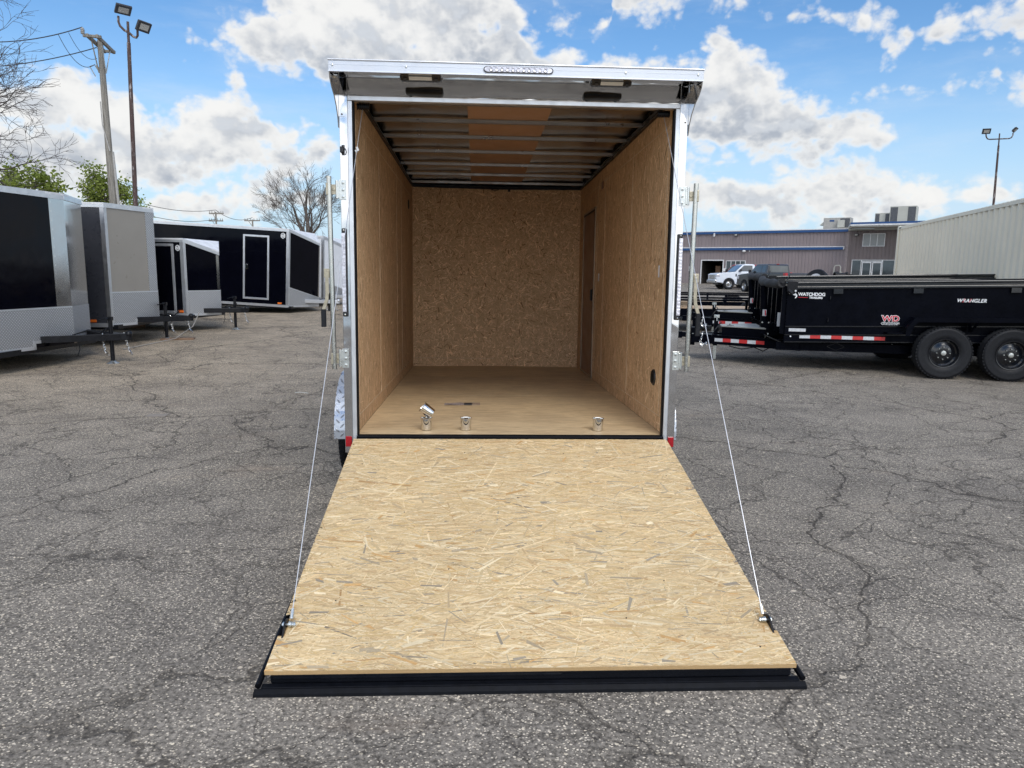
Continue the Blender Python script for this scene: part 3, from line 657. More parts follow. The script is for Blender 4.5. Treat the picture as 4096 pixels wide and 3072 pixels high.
# marker light bar in the fascia
b = MB(); pl = []
for i in range(13): pl.append((.180 + .020*sin(pi*i/12) , -.0165*cos(pi*i/12)))
pl = pl + [(-x, -z) for x, z in pl]
b.prism(pl, lambda a, z, h: (a, h, Zr(2.181) + z), -.2625, -.270); lb = b.build('marker_light_bar', 'lampblack', T)
b = MB(); b.prism([(x*.97, z*.84) for x, z in pl], lambda a, z, h: (a, h, Zr(2.181) + z), -.270, -.2725); b.build('light_bar_rim', 'lens', lb)
b = MB()
for i in range(11): b.lathe((-.155 + .031*i, -.2725, Zr(2.181)), (0, -1, 0), [(.0135, 0), (.0135, .004), (.010, .0055), (.004, .0035), (.001, .003)], 14)
b.build('led_lens', 'lens', lb, True)
# loading lights under the canopy
for xc in (-.565, .555):
    b = MB(); b.prism([(-.206, 2.176), (-.204, 2.154), (-.170, 2.136), (-.120, 2.138), (-.110, 2.176)], lambda y, z, h: (h, y, Zr(z)), xc-.120, xc+.120)
    b2 = b.build('loading_light', 'plasticblack', T, bevel=.012)
    b = MB(); b.obox((xc, -.1868, Zr(2.1442)), (1, 0, 0), (0, .034, -.018), (0, -.018, -.034), .066, .013, .003); b.build('light_lens', 'lensbright', b2)
    b = MB()
    for s in (-1, 1): b.mark(); b.cyl((xc+s*.090, -.186, Zr(2.1355)), (xc+s*.090, -.188, Zr(2.1335)), .010, n=12)
    b.build_each('light_screw', 'lampblack', b2)
# ceiling: roof sheet, bows, plywood strip
b = MB()
for i in range(20):
    for j in range(40):
        x0, x1 = -1 + 2*i/20, -1 + 2*(i+1)/20; y0, y1 = .03 + 4.2*j/40, .03 + 4.2*(j+1)/40
        zz = lambda x, y: Zr(2.182) + .004*sin(x*5+1) * cos(y*10.5)
        b.quad((x0, y0, zz(x0, y0)), (x0, y1, zz(x0, y1)), (x1, y1, zz(x1, y1)), (x1, y0, zz(x1, y0)))
b.build('roof_sheet', 'roofin', T, True)
for y in (.42, .93, 1.48, 2.09, 2.75, 3.37, 3.96):
    b = MB(); n_ = 12
    prof = [(-.034, .034), (-.034, .030), (-.016, .028), (-.014, 0), (.014, 0), (.016, .028), (.034, .030), (.034, .034)]
    prof = prof + [(.012, .034), (.010, .004), (-.010, .004), (-.012, .034)]
    b.prism([(y+a, 2.1465+z*.66) for a, z in prof], lambda a, z, h: (h, a, Zr(z)), -HI+.004, HI-.004)
    for x in np.linspace(-.98, .98, 3): b.cyl((x, y, Zr(2.147)), (x, y, Zr(2.1445)), .005, n=6)
    b.build('roof_bow', 'galv', T)
b = MB(); b.box((-.303, .46, Zr(2.1715)), (.278, 3.90, Zr(2.1745))); b.build('ceiling_strip', 'luan', T)
b = MB()
for s in (-1, 1): b.box((s*HI, .03, Zr(2.118)), (s*(HI-.022), 4.1, Zr(2.135)))
b.prism([(-HI, LEN-.01), (0, LEN+NW-.01), (HI, LEN-.01), (HI, LEN-.035), (0, LEN+NW-.035), (-HI, LEN-.035)], lambda a, c_, h: (a, c_, h), Zr(2.118), Zr(2.150))
b.box((-HI, .03, Zr(2.085)), (HI, .075, Zr(2.15)))
b.build('roof_rail', 'blacksatin', T)
b = MB(); b.mark(); b.box((.13, LEN+.03, Zr(2.09)), (.155, LEN+.055, Zr(2.13))); b.mark(); b.tube([(-.08, LEN+.05, Zr(2.12)), (-.03, LEN+.04, Zr(2.10)), (.02, LEN+.04, Zr(2.11))], .004, 6); b.build_each('ceiling_clip', 'rubber', T)
# side door in the right wall (seen from inside)
b = MB(); b.box((HI-.003, DY0+.03, Zr(DZ0+.02)), (HI+.03, DY1-.02, Zr(DZ1-.02))); sdoor = b.build('side_door', 'doorin', T)
b = MB(); x0, x1 = HI-.012, HI+.02
b.box((x0, DY0, Zr(DZ0-.01)), (x1, DY0+.028, Zr(DZ1))); b.box((x0, DY1-.02, Zr(DZ0-.01)), (x1, DY1, Zr(DZ1))); b.box((x0, DY0+.028, Zr(DZ1-.02)), (x1, DY1-.02, Zr(DZ1))); b.box((x0, DY0+.028, Zr(DZ0-.01)), (x1, DY1-.02, Zr(DZ0+.014)))
b.build('door_frame', paint('dull door frame', (.36,.28,.20), .45, .3), sdoor)
b = MB(); b.box((HI-.0135, DY0+.028, Zr(DZ0)), (HI-.003, DY0+.040, Zr(DZ1))); b.box((HI-.0135, DY0+.04, Zr(DZ1-.034)), (HI-.003, DY1-.02, Zr(DZ1-.02))); b.build('door_gasket', 'rubberseal', sdoor)
b = MB(); b.box((HI-.03, DY0+.065, Zr(.83)), (HI-.006, DY0+.105, Zr(.95))); b.build('door_latch', 'blacksatin', sdoor, bevel=.004)
# small fittings on the lining
b = MB(); b.lathe((HI-.012, .32, Zr(.345)), (-1, 0, 0), [(.001, -.002), (.040, -.002), (.047, .0), (.055, -.006), (.057, -.012)], 28)
for k in range(-4, 5): b.box((HI-.017, .32-.034, Zr(.345+k*.0085)), (HI-.012, .32+.034, Zr(.345+k*.0085+.003)))
b.build('side_vent', 'plasticblack', T, True)
b = MB(); b.lathe((-HI+.010, 3.60, Zr(1.86)), (1, 0, 0), [(.001, 0), (.045, 0), (.055, -.008)], 20); b.build('wall_vent', 'plasticblack', T, True)
b = MB(); b.mark(); b.box((HI-.006, .268, Zr(1.03)), (HI-.001, .290, Zr(1.11))); b.mark(); b.box((HI-.006, 2.68, Zr(1.03)), (HI-.001, 2.72, Zr(1.11))); b.build_each('wall_tag', 'framewhite', T, bevel=.002)
b = MB(); b.box((HI-.006, 2.56, Zr(1.93)), (HI-.001, 2.66, Zr(2.0))); b.build('switch_plate', 'doorin', T)
# threshold
b = MB(); b.box((-.99, -.035, Zr(-.030)), (.99, -.002, Zr(-.004))); b.cyl((-.985, -.030, Zr(-.008)), (.985, -.030, Zr(-.008)), .009, n=10); b.build('threshold_seal', 'rubberseal', T, True)
b = MB(); b.box((-.985, -.002, Zr(-.004)), (.985, .006, Zr(.0015))); b.build('floor_edge_strip', 'osb_wall', T)
# tail lights, reflectors, hold-back latch
for s in (-1, 1):
    b = MB(); b.box((s*1.035, -.018, Zr(.755)), (s*1.066, -.002, Zr(1.298))); tl = b.build('tail_light', 'plasticblack', T, bevel=.006)
    b = MB(); b.box((s*1.043, -.024, Zr(.785)), (s*1.066, -.018, Zr(1.268)))
    for k in range(22): b.box((s*1.046, -.0265, Zr(.79+k*.0215)), (s*1.064, -.024, Zr(.79+k*.0215+.012)))
    b.build('tail_light_lens', 'lens', tl, bevel=.002)
    b = MB(); b.mark(); b.sphere((s*1.052, -.02, Zr(1.285)), .006, 8); b.mark(); b.sphere((s*1.052, -.02, Zr(.768)), .006, 8); b.build_each('tail_light_screw', 'zinc', tl, smooth=True)
    b = MB(); b.box((s*1.026, -.010, Zr(-.078)), (s*1.066, -.002, Zr(-.010))); b.build('reflector', 'red', T, bevel=.006)
b = MB(); b.box((-1.058, -.008, Zr(1.735)), (-1.040, -.002, Zr(1.795))); b.box((-1.064, -.034, Zr(1.748)), (-1.046, -.008, Zr(1.782))); b.tube([(-1.048, -.03, Zr(1.785)), (-1.040, -.038, Zr(1.775)), (-1.036, -.036, Zr(1.76)), (-1.040, -.03, Zr(1.742))], .004, 6)
b.build('hold_back_latch', 'plasticblack', T, bevel=.003)
# bar locks: hinge plates, bracket, bar, cam handle
for s in (-1, 1):
    for zc in (1.53, .492):
        b = MB(); b.box((s*1.036, -.0075, Zr(zc-.060)), (s*1.078, -.0025, Zr(zc+.060)))
        b.cyl((s*1.090, -.008, Zr(zc-.054)), (s*1.090, -.008, Zr(zc+.054)), .0088, n=14); b.box((s*1.074, -.012, Zr(zc-.05)), (s*1.092, -.004, Zr(zc+.05)))
        hp = b.build('hinge', 'zinc', T, bevel=.0015)
        b = MB()
        for k in (-.042, 0, .042): b.mark(); b.lathe((s*1.054, -.0075, Zr(zc+k)), (0, -1, 0), [(.0105, 0), (.0105, .003), (.006, .0035), (.006, .007), (.001, .008)], 10)
        b.build_each('hinge_bolt', 'zinc', hp, smooth=True)
    b = MB(); b.cyl((s*1.136, -.020, Zr(1.607)), (s*1.124, -.020, Zr(.424)), .0150, n=20, caps=False)
    lk = b.build('lock_bar', 'barsteel', T, True)
    b = MB()
    for zc in (1.53, .492):
        xb = s*(1.124 + .012*(zc-.424)/1.183)
        b.mark(); b.box((s*1.094, -.012, Zr(zc-.030)), (xb, -.007, Zr(zc+.030))); b.lathe((s*1.108, -.012, Zr(zc)), (0, -1, 0), [(.011, 0), (.009, .003), (.001, .003)], 12)
        b.box((xb + s*.004, -.036, Zr(zc-.035)), (xb + s*.017, -.024, Zr(zc+.035)))
    b.build_each('bar_bracket', 'khaki', lk, bevel=.0015)
    xh = s*1.130
    b = MB(); b.box((xh + s*.010, -.026, Zr(.995)), (xh + s*.048, -.021, Zr(1.050)))
    zl = [1.03, .90, .86, .80]; xl = [1.158, 1.158, 1.162, 1.182]
    for i in range(3): b.bar((s*xl[i], -.030, Zr(zl[i])), (s*xl[i+1], -.030, Zr(zl[i+1]-.004)), .022, .006, (0, 1, 0))
    b.cyl((s*1.156, -.034, Zr(1.035)), (s*1.156, -.02, Zr(1.035)), .006, n=10)
    b.build('cam_handle', 'khaki', lk, bevel=.002)
    b = MB(); b.box((s*1.182 - .0140, -.044, Zr(.690 if s < 0 else .655)), (s*1.182 + .0140, -.020, Zr(.80))); b.build('handle_grip', 'rubber', lk, bevel=.003)
# ramp door
RA = math.atan2(.458, 1.975); RL = 2.028
H0 = Vector((0, -.048, Zr(-.018))); RD = Vector((0, -cos(RA), -sin(RA))); RN = Vector((0, -sin(RA), cos(RA)))
def rp(x, d, n_): return tuple(H0 + Vector((x, 0, 0)) + RD*d + RN*n_)
def rbox(mb, x0, x1, d0, d1, n0, n1): return mb.obox(rp((x0+x1)/2, (d0+d1)/2, (n0+n1)/2), (1,0,0), RD, RN, abs(x1-x0)/2, abs(d1-d0)/2, abs(n1-n0)/2)
b = MB()
rbox(b, -.985, .985, 0, RL, -.062, -.0175)
ramp = b.build('ramp_door', 'blacksatin', T, bevel=.003)
nt0, nt1, nw = 1.720, 1.835, .020
WP = 1.006
def notch(u0, u1, v0, v1):                              # v counts up from the far end
    a, c_ = RL - nt1, RL - nt0
    return ~((v1 > a) & (v0 < c_) & ((u0 < nw) | (u1 > 2*WP - nw)))
poly = [(0, 0), (2*WP, 0), (2*WP, RL-nt1), (2*WP-nw, RL-nt1), (2*WP-nw, RL-nt0), (2*WP-.004, RL), (.004, RL), (nw, RL-nt0), (nw, RL-nt1), (0, RL-nt1)]
poly[5] = (2*WP-.012, RL); poly[6] = (.012, RL)
rngr = np.random.default_rng(11)
fa = flake_mesh('', 2*WP, RL, 14000, rngr, PAL_RAMP, length=(.09,.26), width=(.012,.036), spread=.42, wild=.16, off=.0006)
fb = flake_mesh('', 2*WP, RL, 14000, rngr, PAL_RAMP, length=(.08,.26), width=(.005,.020), spread=.36, wild=.14, off=.0005)
fb[0][:, :, 2] += .0007
mean = np.array((.655,.525,.345)); fb[2][:] = (fb[2]*.90 + mean*.10) * rngr.uniform(.86, 1.08, (14000, 1)); fa[2][:] = fa[2] * .96
fc = flake_mesh('', 2*WP, RL, 420, rngr, [((.44,.385,.30),4),((.34,.315,.275),2),((.49,.40,.28),3),((.60,.40,.20),2.5),((.82,.74,.57),3)], length=(.05,.13), width=(.010,.030), spread=.35, wild=.22, off=.0002)
fc[0][:, :, 2] += .0015
fl = tuple(np.concatenate([p_, q_, r_]) for p_, q_, r_ in zip(fa, fb, fc))
def keepfn(u0, u1, v0, v1):
    k = notch(u0, u1, v0, v1); return k & (u0 > .0) & (u1 < 2*WP)
panel('ramp_board', 'osb', ramp, rp(-WP, RL, 0), (1, 0, 0), -RD, 2*WP, RL, .0165, fl, (.52,.385,.225), notch, poly)
b = MB()
for x, d in [(-.3,.2),(.31,.21),(-.9,.35),(.88,.5),(-.6,.9),(.25,1.05),(.0,.75),(.62,1.5),(.9,1.93),(-.35,1.4),(-.82,1.62),(.4,1.75)]: b.mark(); b.cyl(rp(x, d, .0008), rp(x, d, .0022), .0035, n=8)
b.build_each('board_screw', 'rubber', ramp)
for s in (-1, 1):
    b = MB(); ex = [.996, 1.006, 1.014, 1.028] if s < 0 else [.978, .982, .998, 1.028]
    b.tube([rp(s*ex[0], .02, -.036), rp(s*ex[1], .7, -.040), rp(s*ex[2], 1.5, -.044), rp(s*ex[3], 2.05, -.048)], .012, 8); b.build('ramp_edge_seal', 'rubberseal', ramp, True)
    b = MB(); b.prism([(1.725, -.03), (1.87, -.03), (1.85, .0), (1.80, .028), (1.775, .030), (1.755, .020)], lambda d, n_, h: rp(h, d, n_), s*.983, s*.990)
    b.build('cable_tab', 'blacksatin', ramp)
    b = MB(); b.cyl(rp(s*.948, 1.782, .012), rp(s*1.002, 1.782, .012), .0055, n=8)
    for q, r_ in ((.9745, .013), (.968, .0115), (.9615, .0105), (.955, .009), (.999, .010)): b.cyl(rp(s*q, 1.782, .012), rp(s*(q-.005), 1.782, .012), r_, n=6 if q in (.955, .999) else 16)
    b.build('cable_bolt', 'zinc', ramp, True)
    # cable down from the spring under the roof
    top = Vector((s*.945, .10, Zr(2.03))); bot = Vector(rp(s*.968, 1.782, .012)); dv = (bot - top).normalized()
    b = MB(); b.tube([top, top.lerp(bot, .5) , bot - dv*.05], .0020, 6); cb = b.build('ramp_cable', 'wirewhite', T, True)
    b = MB(); b.cyl(bot - dv*.062, bot - dv*.022, .0072, n=10); b.lathe(bot, (1, 0, 0), [(.012, -.003), (.012, .003), (.007, .003), (.007, -.003), (.012, -.003)], 14); b.build('cable_ferrule', 'zinc', cb, True)
    if s < 0:
        k = top.lerp(bot, .115); b = MB(); b.obox(k + Vector((.004, 0, .004)), (1, 0, .4), (0, 1, 0), (-.4, 0, 1), .006, .003, .012); b.obox(k + Vector((-.004, 0, -.010)), (1, 0, .6), (0, 1, 0), (-.6, 0, 1), .005, .003, .008); b.build('cable_clip', 'framewhite', cb)
    b = MB(); b.cyl((s*.975, .09, Zr(2.045)), (s*.90, .09, Zr(2.045)), .016, n=14)
    for q in np.linspace(.90, .97, 7): b.cyl((s*q, .09, Zr(2.045)), (s*(q+.006), .09, Zr(2.045)), .021, n=14)
    b.build('spring_drum', 'blacksatin', T, True)
b = MB()
rbox(b, -1.016, 1.016, RL+.004, RL+.030, -.066, -.050)
b.prism([(RL+.030, -.078), (RL+.052, -.0805), (RL+.057, -.074), (RL+.050, -.060), (RL+.030, -.050)], lambda d, n_, h: rp(h, d, n_), -1.040, 1.036)
b.build('ramp_foot_bar', 'rubberseal', ramp, bevel=.004)
b = MB(); rbox(b, -.985, .985, RL-.004, RL+.003, -.050, -.020)
rbox(b, -.975, .10, RL+.003, RL+.007, -.030, -.024)
b.build('ramp_end_channel', 'blackpaint', ramp)
# fenders and wheels
for s in (-1, 1):
    yc, zc = 1.08, .335
    pr = []
    A_ = [(yc - .43, .34)] + [(yc - .43*cos(t), .36 + .44*sin(t)) for t in np.linspace(.1, pi/2, 10)]
    A_ += [(1.95 + .43*sin(t), .36 + .44*cos(t)) for t in np.linspace(0, pi/2-.1, 10)] + [(2.38, .34)]
    out, inn = A_, [(y + (.01 if y < 1.5 else -.01), z - .012) for y, z in A_]
    inn = [(yc + (y-yc)*.97 if y < 1.5 else 1.95 + (y-1.95)*.97, z - (.014 if .38 < z else 0)) for y, z in A_]
    b = MB(); b.prism(A_ + inn[::-1], lambda a, z, h: (h, a, z), s*1.072, s*1.262)
    b.prism(A_ + inn[::-1], lambda a, z, h: (h, a, z), s*1.262, s*1.272)
    fd = b.build('fender', 'tread_big', T)
    fd.data.materials[0] = tread('fender tread', 21, (.50,.53,.58), (.22,.23,.25), 'xz', .3)
    for y in (yc, 1.93): wheel('wheel', T, (s*1.165, y, .335), (s, 0, 0), .335, .2, .19, 'alu', 5)
b = MB()
for y in (1.08, 1.93): b.cyl((-1.06, y, .335), (1.06, y, .335), .035, n=12)
b.build('axle', 'blacksatin', T)
# coupler frame out front (hidden by the box but real)
b = MB(); b.bar((-.6, LEN, .40), (0, LEN+1.6, .40), .06, .10); b.bar((.6, LEN, .40), (0, LEN+1.6, .40), .06, .10); b.cyl((0, LEN+1.2, .02), (0, LEN+1.2, .75), .03, n=12); b.build('tongue', 'blacksatin', T)

# ------------------------------------------------------------------ things lying in the trailer
def tloc(x, y, z):                                      # trailer floor point -> world
    return T.rotation_euler.to_matrix() @ Vector((x, y, Zr(z))) + Vector(T.location)
def cup_mesh():
    b = MB(); b.lathe((0, 0, 0), (0, 0, 1), [(.001, .002), (.028, .002), (.033, .004), (.0350, .010), (.0362, .074), (.0362, .080), (.0395, .083), (.0395, .0855), (.0355, .0855), (.0340, .078), (.033, .012), (.001, .006)], 40)
    return b
CUPS = [((-.560, .150, 0), (0, 0), 'upright steel cup carrying the tipped cup on its rim'),
        ((-.298, .150, 0), (0, 0), 'upright steel cup alone on the floor, just right of the stacked pair'),
        ((.590, .150, 0), (0, 0), 'upright steel cup alone near the right end of the trailer floor'),
        ((-.560, .150, .117), None, 'steel cup lying tilted on top of another cup')]
c0 = None
for i, (p, r, lab) in enumerate(CUPS):
    if c0 is None: c0 = cup_mesh().build('steel_cup', 'chrome', None, True); c = c0
    else: c = c0.copy(); C.objects.link(c)
    c.location = tloc(*p); c.rotation_euler = (TP, 0, TY)
    tag(c, lab, 'metal cup', 'polished steel cups on the trailer floor')
    if r is None:
        ax = Vector((-.78, -.05, .62)).normalized(); c.rotation_euler = ax.to_track_quat('Z', 'Y').to_euler(); c.location = tloc(-.548, .150, .1245) - ax*.030 + Vector((.004, 0, 0))
dp = thing('document_bag', 'papers in a clear plastic bag lying flat on the trailer floor', 'papers', tloc(-.35, 1.22, .001), TY)
b = MB(); b.v = [(-.14+.24*i/6, -.05+.10*j/3+.02*i/6, .003+.003*sin(i*1.7+j)) for j in range(4) for i in range(7)]; b.f = [(j*7+i, j*7+i+1, (j+1)*7+i+1, (j+1)*7+i) for j in range(3) for i in range(6)]
b.build('paper_sheet', 'paper', dp, True)
b = MB(); b.box((.02, -.045, .004), (.085, .03, .010)); b.build('keys_pouch', 'lampblack', dp, bevel=.003)
b = MB(); b.box((.085, -.04, .002), (.15, .065, .0035)); b.build('bag_flap', paint('clear bag film', (.42, .33, .25), .2), dp)
# ------------------------------------------------------------------ enclosed trailers parked on the left
def chain(mb, pts, link=.035, r=.0045):
    P = [Vector(p) for p in pts]; seg = []
    for a, b_ in zip(P, P[1:]):
        n = max(1, int((b_-a).length / link)); seg += [(a.lerp(b_, i/n), a.lerp(b_, (i+1)/n)) for i in range(n)]
    for i, (a, b_) in enumerate(seg):
        d = (b_-a).normalized(); s_ = d.cross(Vector((.3, .8, .1))).normalized()
        if i % 2: s_ = d.cross(s_)
        c_ = (a+b_)/2; h_ = (b_-a).length*.62; w_ = .012
        q = [c_ + d*h_*cos(t) + s_*w_*sin(t) for t in np.linspace(0, 2*pi, 9)]
        mb.tube(q, r, 5, False)
def emblem(parent, org, ux, uz, r):
    """hexagonal badge with angular strokes"""
    ux, uz = Vector(ux).normalized(), Vector(uz); nrm = ux.cross(uz); O = Vector(org)
    p = lambda a, c_, h=0: tuple(O + ux*a*r + uz*c_*r + nrm*h)
    b = MB(); hexo = [(.62*cos(pi/6+i*pi/3)*1.25, .62*sin(pi/6+i*pi/3)*1.5) for i in range(6)]
    for (a, c_), (a2, c2) in zip(hexo, hexo[1:] + hexo[:1]): b.bar(p(a, c_, .004), p(a2, c2, .004), .10*r*2, .004, tuple(nrm))
    for a, c_, a2, c2 in [(-.55,-.3,-.2,.45),(-.2,.45,-.12,-.5),(-.45,-.05,-.1,-.05),(.15,-.5,.15,.45),(.15,.45,.5,.45),(.15,.0,.45,.0),(.5,.45,.55,-.5)]: b.bar(p(a, c_, .004), p(a2, c2, .004), .09*r*2, .004, tuple(nrm))
    return b.build('emblem', 'decalwhite', parent)
def nose_trailer(name, label, org, rotz, Wd, nose, zb, zt, ztip, L, skin, nskin, tilt=0.0, guard=(.9, .9), gtop=None, notch=None, door=None, cheek=None, ty=0.0, tongue=None, tmat='blacksatin', badge=False, marker=None, capw=.5, wheels=True):
    """local frame: x = towards the coupler, y = away from the viewer, z up; x=0 is the front of the box"""
    t = thing(name, label, 'trailer', (org[0], org[1], gz(org[1])), rotz, 'enclosed trailers parked in a row on the left')
    t.rotation_euler = (0, tilt, rotz); g0 = gz(org[1]); zb -= g0; zt -= g0; ztip -= g0
    y0, y1 = -Wd/2, Wd/2
    b = MB(); b.prism([(-L, y0), (0, y0), (0, y1), (-L, y1)], lambda a, c_, h: (a, c_, h), zb, zt-.03); b.build('body', skin, t)
    # nose halves: near (y0 -> 0) and far (0 -> y1)
    for yy, nm in ((y0, 'nose_panel'), (y1, 'nose_panel')):
        b = MB(); b.add([(0, yy, zb), (nose, ty, zb), (nose, ty, ztip-.02), (0, yy, zt-.04), (0, ty, zb), (0, ty, zt-.04)], [(0,1,2,3), (0,4,1), (3,2,5), (1,4,5,2), (0,3,5,4)])
        b.build(nm, nskin if yy < 0 else 'nosemirror', t)
    b = MB(); b.add([(-L-.02, y0-.02, zt-.03), (.0, y0-.02, zt-.03), (nose+.02, ty, ztip-.02), (0, y1+.02, zt-.03), (-L-.02, y1+.02, zt-.03), (-L-.02, y0-.02, zt), (.0, y0-.02, zt), (nose+.02, ty, ztip+.01), (0, y1+.02, zt), (-L-.02, y1+.02, zt)],
            [(5,6,8,9), (6,7,8), (0,4,3,1), (1,3,2), (0,1,6,5), (1,2,7,6), (2,3,8,7), (3,4,9,8), (4,0,5,9)]); b.build('roof', 'roofwhite', t)
    N, Tp = Vector((0, y0, 0)), Vector((nose, ty, 0)); nd = (Tp-N).normalized(); NL = (Tp-N).length; nn = Vector((nd.y, -nd.x, 0))
    FL = (Vector((0, y1, 0)) - Tp).length; Fd = (Vector((0, y1, 0)) - Tp).normalized(); fn = Vector((Fd.y, -Fd.x, 0)); 
    def strip(mb, s0, z0, s1, z1, off, z0b=None, z1b=None, far=False):   # skin-parallel slab on the nose; z?b = heights at the s1 end
        z0b = z0 if z0b is None else z0b; z1b = z1 if z1b is None else z1b
        A_, d_, n_ = (Tp, Fd, fn) if far else (N, nd, nn)
        q = [A_+d_*s0+Vector((0,0,z0)), A_+d_*s1+Vector((0,0,z0b)), A_+d_*s1+Vector((0,0,z1b)), A_+d_*s0+Vector((0,0,z1))]
        vs = q + [v + n_*off for v in q]
        mb.add(vs, [(0,3,2,1), (4,5,6,7), (0,1,5,4), (1,2,6,5), (2,3,7,6), (3,0,4,7)])
    ztop = lambda s_: zt + (ztip-zt)*s_/NL
    gz0, gz1 = guard[0]-g0, guard[1]-g0
    # rock guard
    nb = zb if notch is None else notch-g0
    b = MB()
    if notch is None: strip(b, 0.002, zb, NL+.004, gz0, .008, None, gz1)
    else: strip(b, 0.002, zb, NL*.50, gz0, .008, None, (gz0+gz1)/2); strip(b, NL*.50, nb, NL+.004, (gz0+gz1)/2, .008, None, gz1)
    strip(b, -.004, nb, FL, gz1, .008, None, gz0, True)
    b.build('rock_guard', 'tread_small' if Wd < 2 else 'tread_y', t)
    # trims
    b = MB(); strip(b, -.01, zt-.085, NL+.01, zt+.002, .016, ztip-.085, ztip+.002)
    strip(b, -.01, ztip-.085, FL+.01, ztip+.002, .016, zt-.085, zt+.002, True)
    b.box((-L, y0-.014, zt-.085), (.012, y0, zt+.002))
    for i in range(8): strip(b, .1+NL*i/8, ztop(NL*i/8)-.05, .1+NL*i/8+.012, ztop(NL*i/8)-.038, .022)
    b.build('top_trim', 'alutrim', t)
    b = MB(); b.box((-L, y0-.012, zb-.04), (0, y0, zb+.035))
    if notch is None: strip(b, 0, zb-.03, NL, zb+.018, .014)
    else:
        strip(b, 0, zb-.03, NL*.50, zb+.02, .014); strip(b, NL*.50-.03, zb-.03, NL*.50+.012, nb+.02, .014); strip(b, NL*.50, nb-.025, NL, nb+.02, .014); strip(b, 0, nb-.025, FL, nb+.02, .014, far=True)
    strip(b, 0, gz0-.012, NL, gz0+.010, .012, gz1-.012, gz1+.010)
    b.build('bottom_trim', 'alutrim', t)
    b = MB(); b.box((-.07, y0-.010, zb+.03), (.004, y0, zt-.08)); strip(b, -.004, zb+.03, .055, zt-.08, .010); b.build('corner_trim', 'alu', t)
    if capw:
        b = MB(); strip(b, NL-capw, gz1-.0, NL, ztop(NL)-.08, .006); b.build('nose_cap', 'nosemirror', t)
        b = MB()
        for k in range(12): strip(b, NL-capw+.03, gz1+.1+(ztip-gz1-.25)*k/11, NL-capw+.045, gz1+.115+(ztip-gz1-.25)*k/11, .011)
        b.build('cap_screw', 'chrome', t)
    if cheek:
        b = MB(); strip(b, NL-cheek, gz1, NL, ztop(NL)-.08, .010); b.build('tread_strip', 'tread_y', t)
    if gtop: pass
    if door:
        x0, x1, z0, z1 = door; z0 -= g0; z1 -= g0
        b = MB(); b.box((x0+.03, y0-.010, z0+.03), (x1-.03, y0, z1-.03)); d_ = b.build('side_door', skin, t)
        b = MB(); f = .055
        b.box((x0, y0-.022, z0), (x0+f, y0, z1)); b.box((x1-f, y0-.022, z0), (x1, y0, z1)); b.box((x0+f, y0-.022, z0), (x1-f, y0, z0+f)); b.box((x0+f, y0-.022, z1-f), (x1-f, y0, z1))
        b.build('door_frame', 'alutrim', d_, bevel=.004)
        b = MB(); b.box((x0+.08, y0-.030, (z0+z1)/2-.06), (x0+.15, y0-.012, (z0+z1)/2+.08)); b.build('door_handle', 'chrome', d_, bevel=.006)
        b = MB(); b.box((x0+.26, y0-.026, z0+.08), (x0+.29, y0-.012, z0+.20)); b.build('door_hold_back', 'chrome', d_)
    if badge: emblem(t, (-.115 if Wd < 2 else -.17, y0-.012, zt-.21), (1, 0, 0), Vector((0, 0, 1)), .066 if Wd < 2 else .085)
    if marker is not None:
        b = MB(); b.box((marker-.06, y0-.02, zb+.05), (marker+.06, y0-.008, zb+.10)); b.build('marker_lamp', 'amber', t, bevel=.005)
    if tongue:
        cx, jx, zc = tongue; zc -= g0; tip = nose + cx; jp = nose + jx
        b = MB()
        for s in (-1, 1): b.bar((-.2, ty + s*Wd*.36, zc), (tip-.12, ty + s*.05, zc), .055, .105)
        b.bar((.0, ty, zc-.02), (tip-.2, ty, zc-.02), .05, .06); b.build('tongue', tmat, t, bevel=.004)
        b = MB(); b.prism([(tip-.32, -.11), (tip-.06, -.055), (tip+.02, -.04), (tip+.05, 0), (tip+.02, .04), (tip-.06, .055), (tip-.32, .11)], lambda a, c_, h: (a, ty + c_, h), zc+.056, zc-.05); b.sphere((tip+.005, ty, zc+.045), .055, 12); b.build('coupler', tmat, t, True, bevel=.006)
        b = MB(); b.cyl((jp, ty, .03), (jp, ty, zc+.27), .032, n=14); jk = b.build('jack', 'blacksatin', t, True)
        b = MB(); b.cyl((jp, ty, .03), (jp, ty, .26), .024, n=12); b.lathe((jp, ty, 0), (0, 0, 1), [(.10, .0), (.10, .008), (.05, .03), (.03, .05)], 18); b.build('jack_foot', 'zinc', jk, True)
        b = MB(); b.box((jp-.035, ty-.035, zc+.26), (jp+.035, ty+.035, zc+.32)); b.cyl((jp, ty, zc+.30), (jp, ty-.14, zc+.30), .009, n=8); b.cyl((jp, ty-.14, zc+.30), (jp-.10, ty-.14, zc+.27), .009, n=8); b.build('jack_crank', 'zinc' if tmat != 'blacksatin' else 'blacksatin', jk, True)
        for s in (-1, 1):
            b = MB(); xx = tip-.38 if s < 0 else tip-.12
            chain(b, [(xx, ty + s*.08, zc+.06), (xx+.02, ty + s*.10, zc-.06), (xx+.05, ty + s*.11, zc-.22), (xx+.10, ty + s*.11, zc-.30)], .038, .0055); b.build('safety_chain', 'chrome', t, True)
        b = MB(); b.tube([(nose, ty-.04, zc+.02), (nose+cx*.3, ty-.06, zc+.10), (nose+cx*.55, ty-.10, zc+.07), (nose+cx*.7, ty-.09, zc+.16), (nose+cx*.62, ty-.05, zc+.09)], .011, 6); b.tube([(nose+.1, ty-.08, zc), (nose+.14, ty-.10, zc-.20), (nose+.10, ty-.1, zc-.30)], .006, 5); b.build('light_cable', 'rubber', t, True)
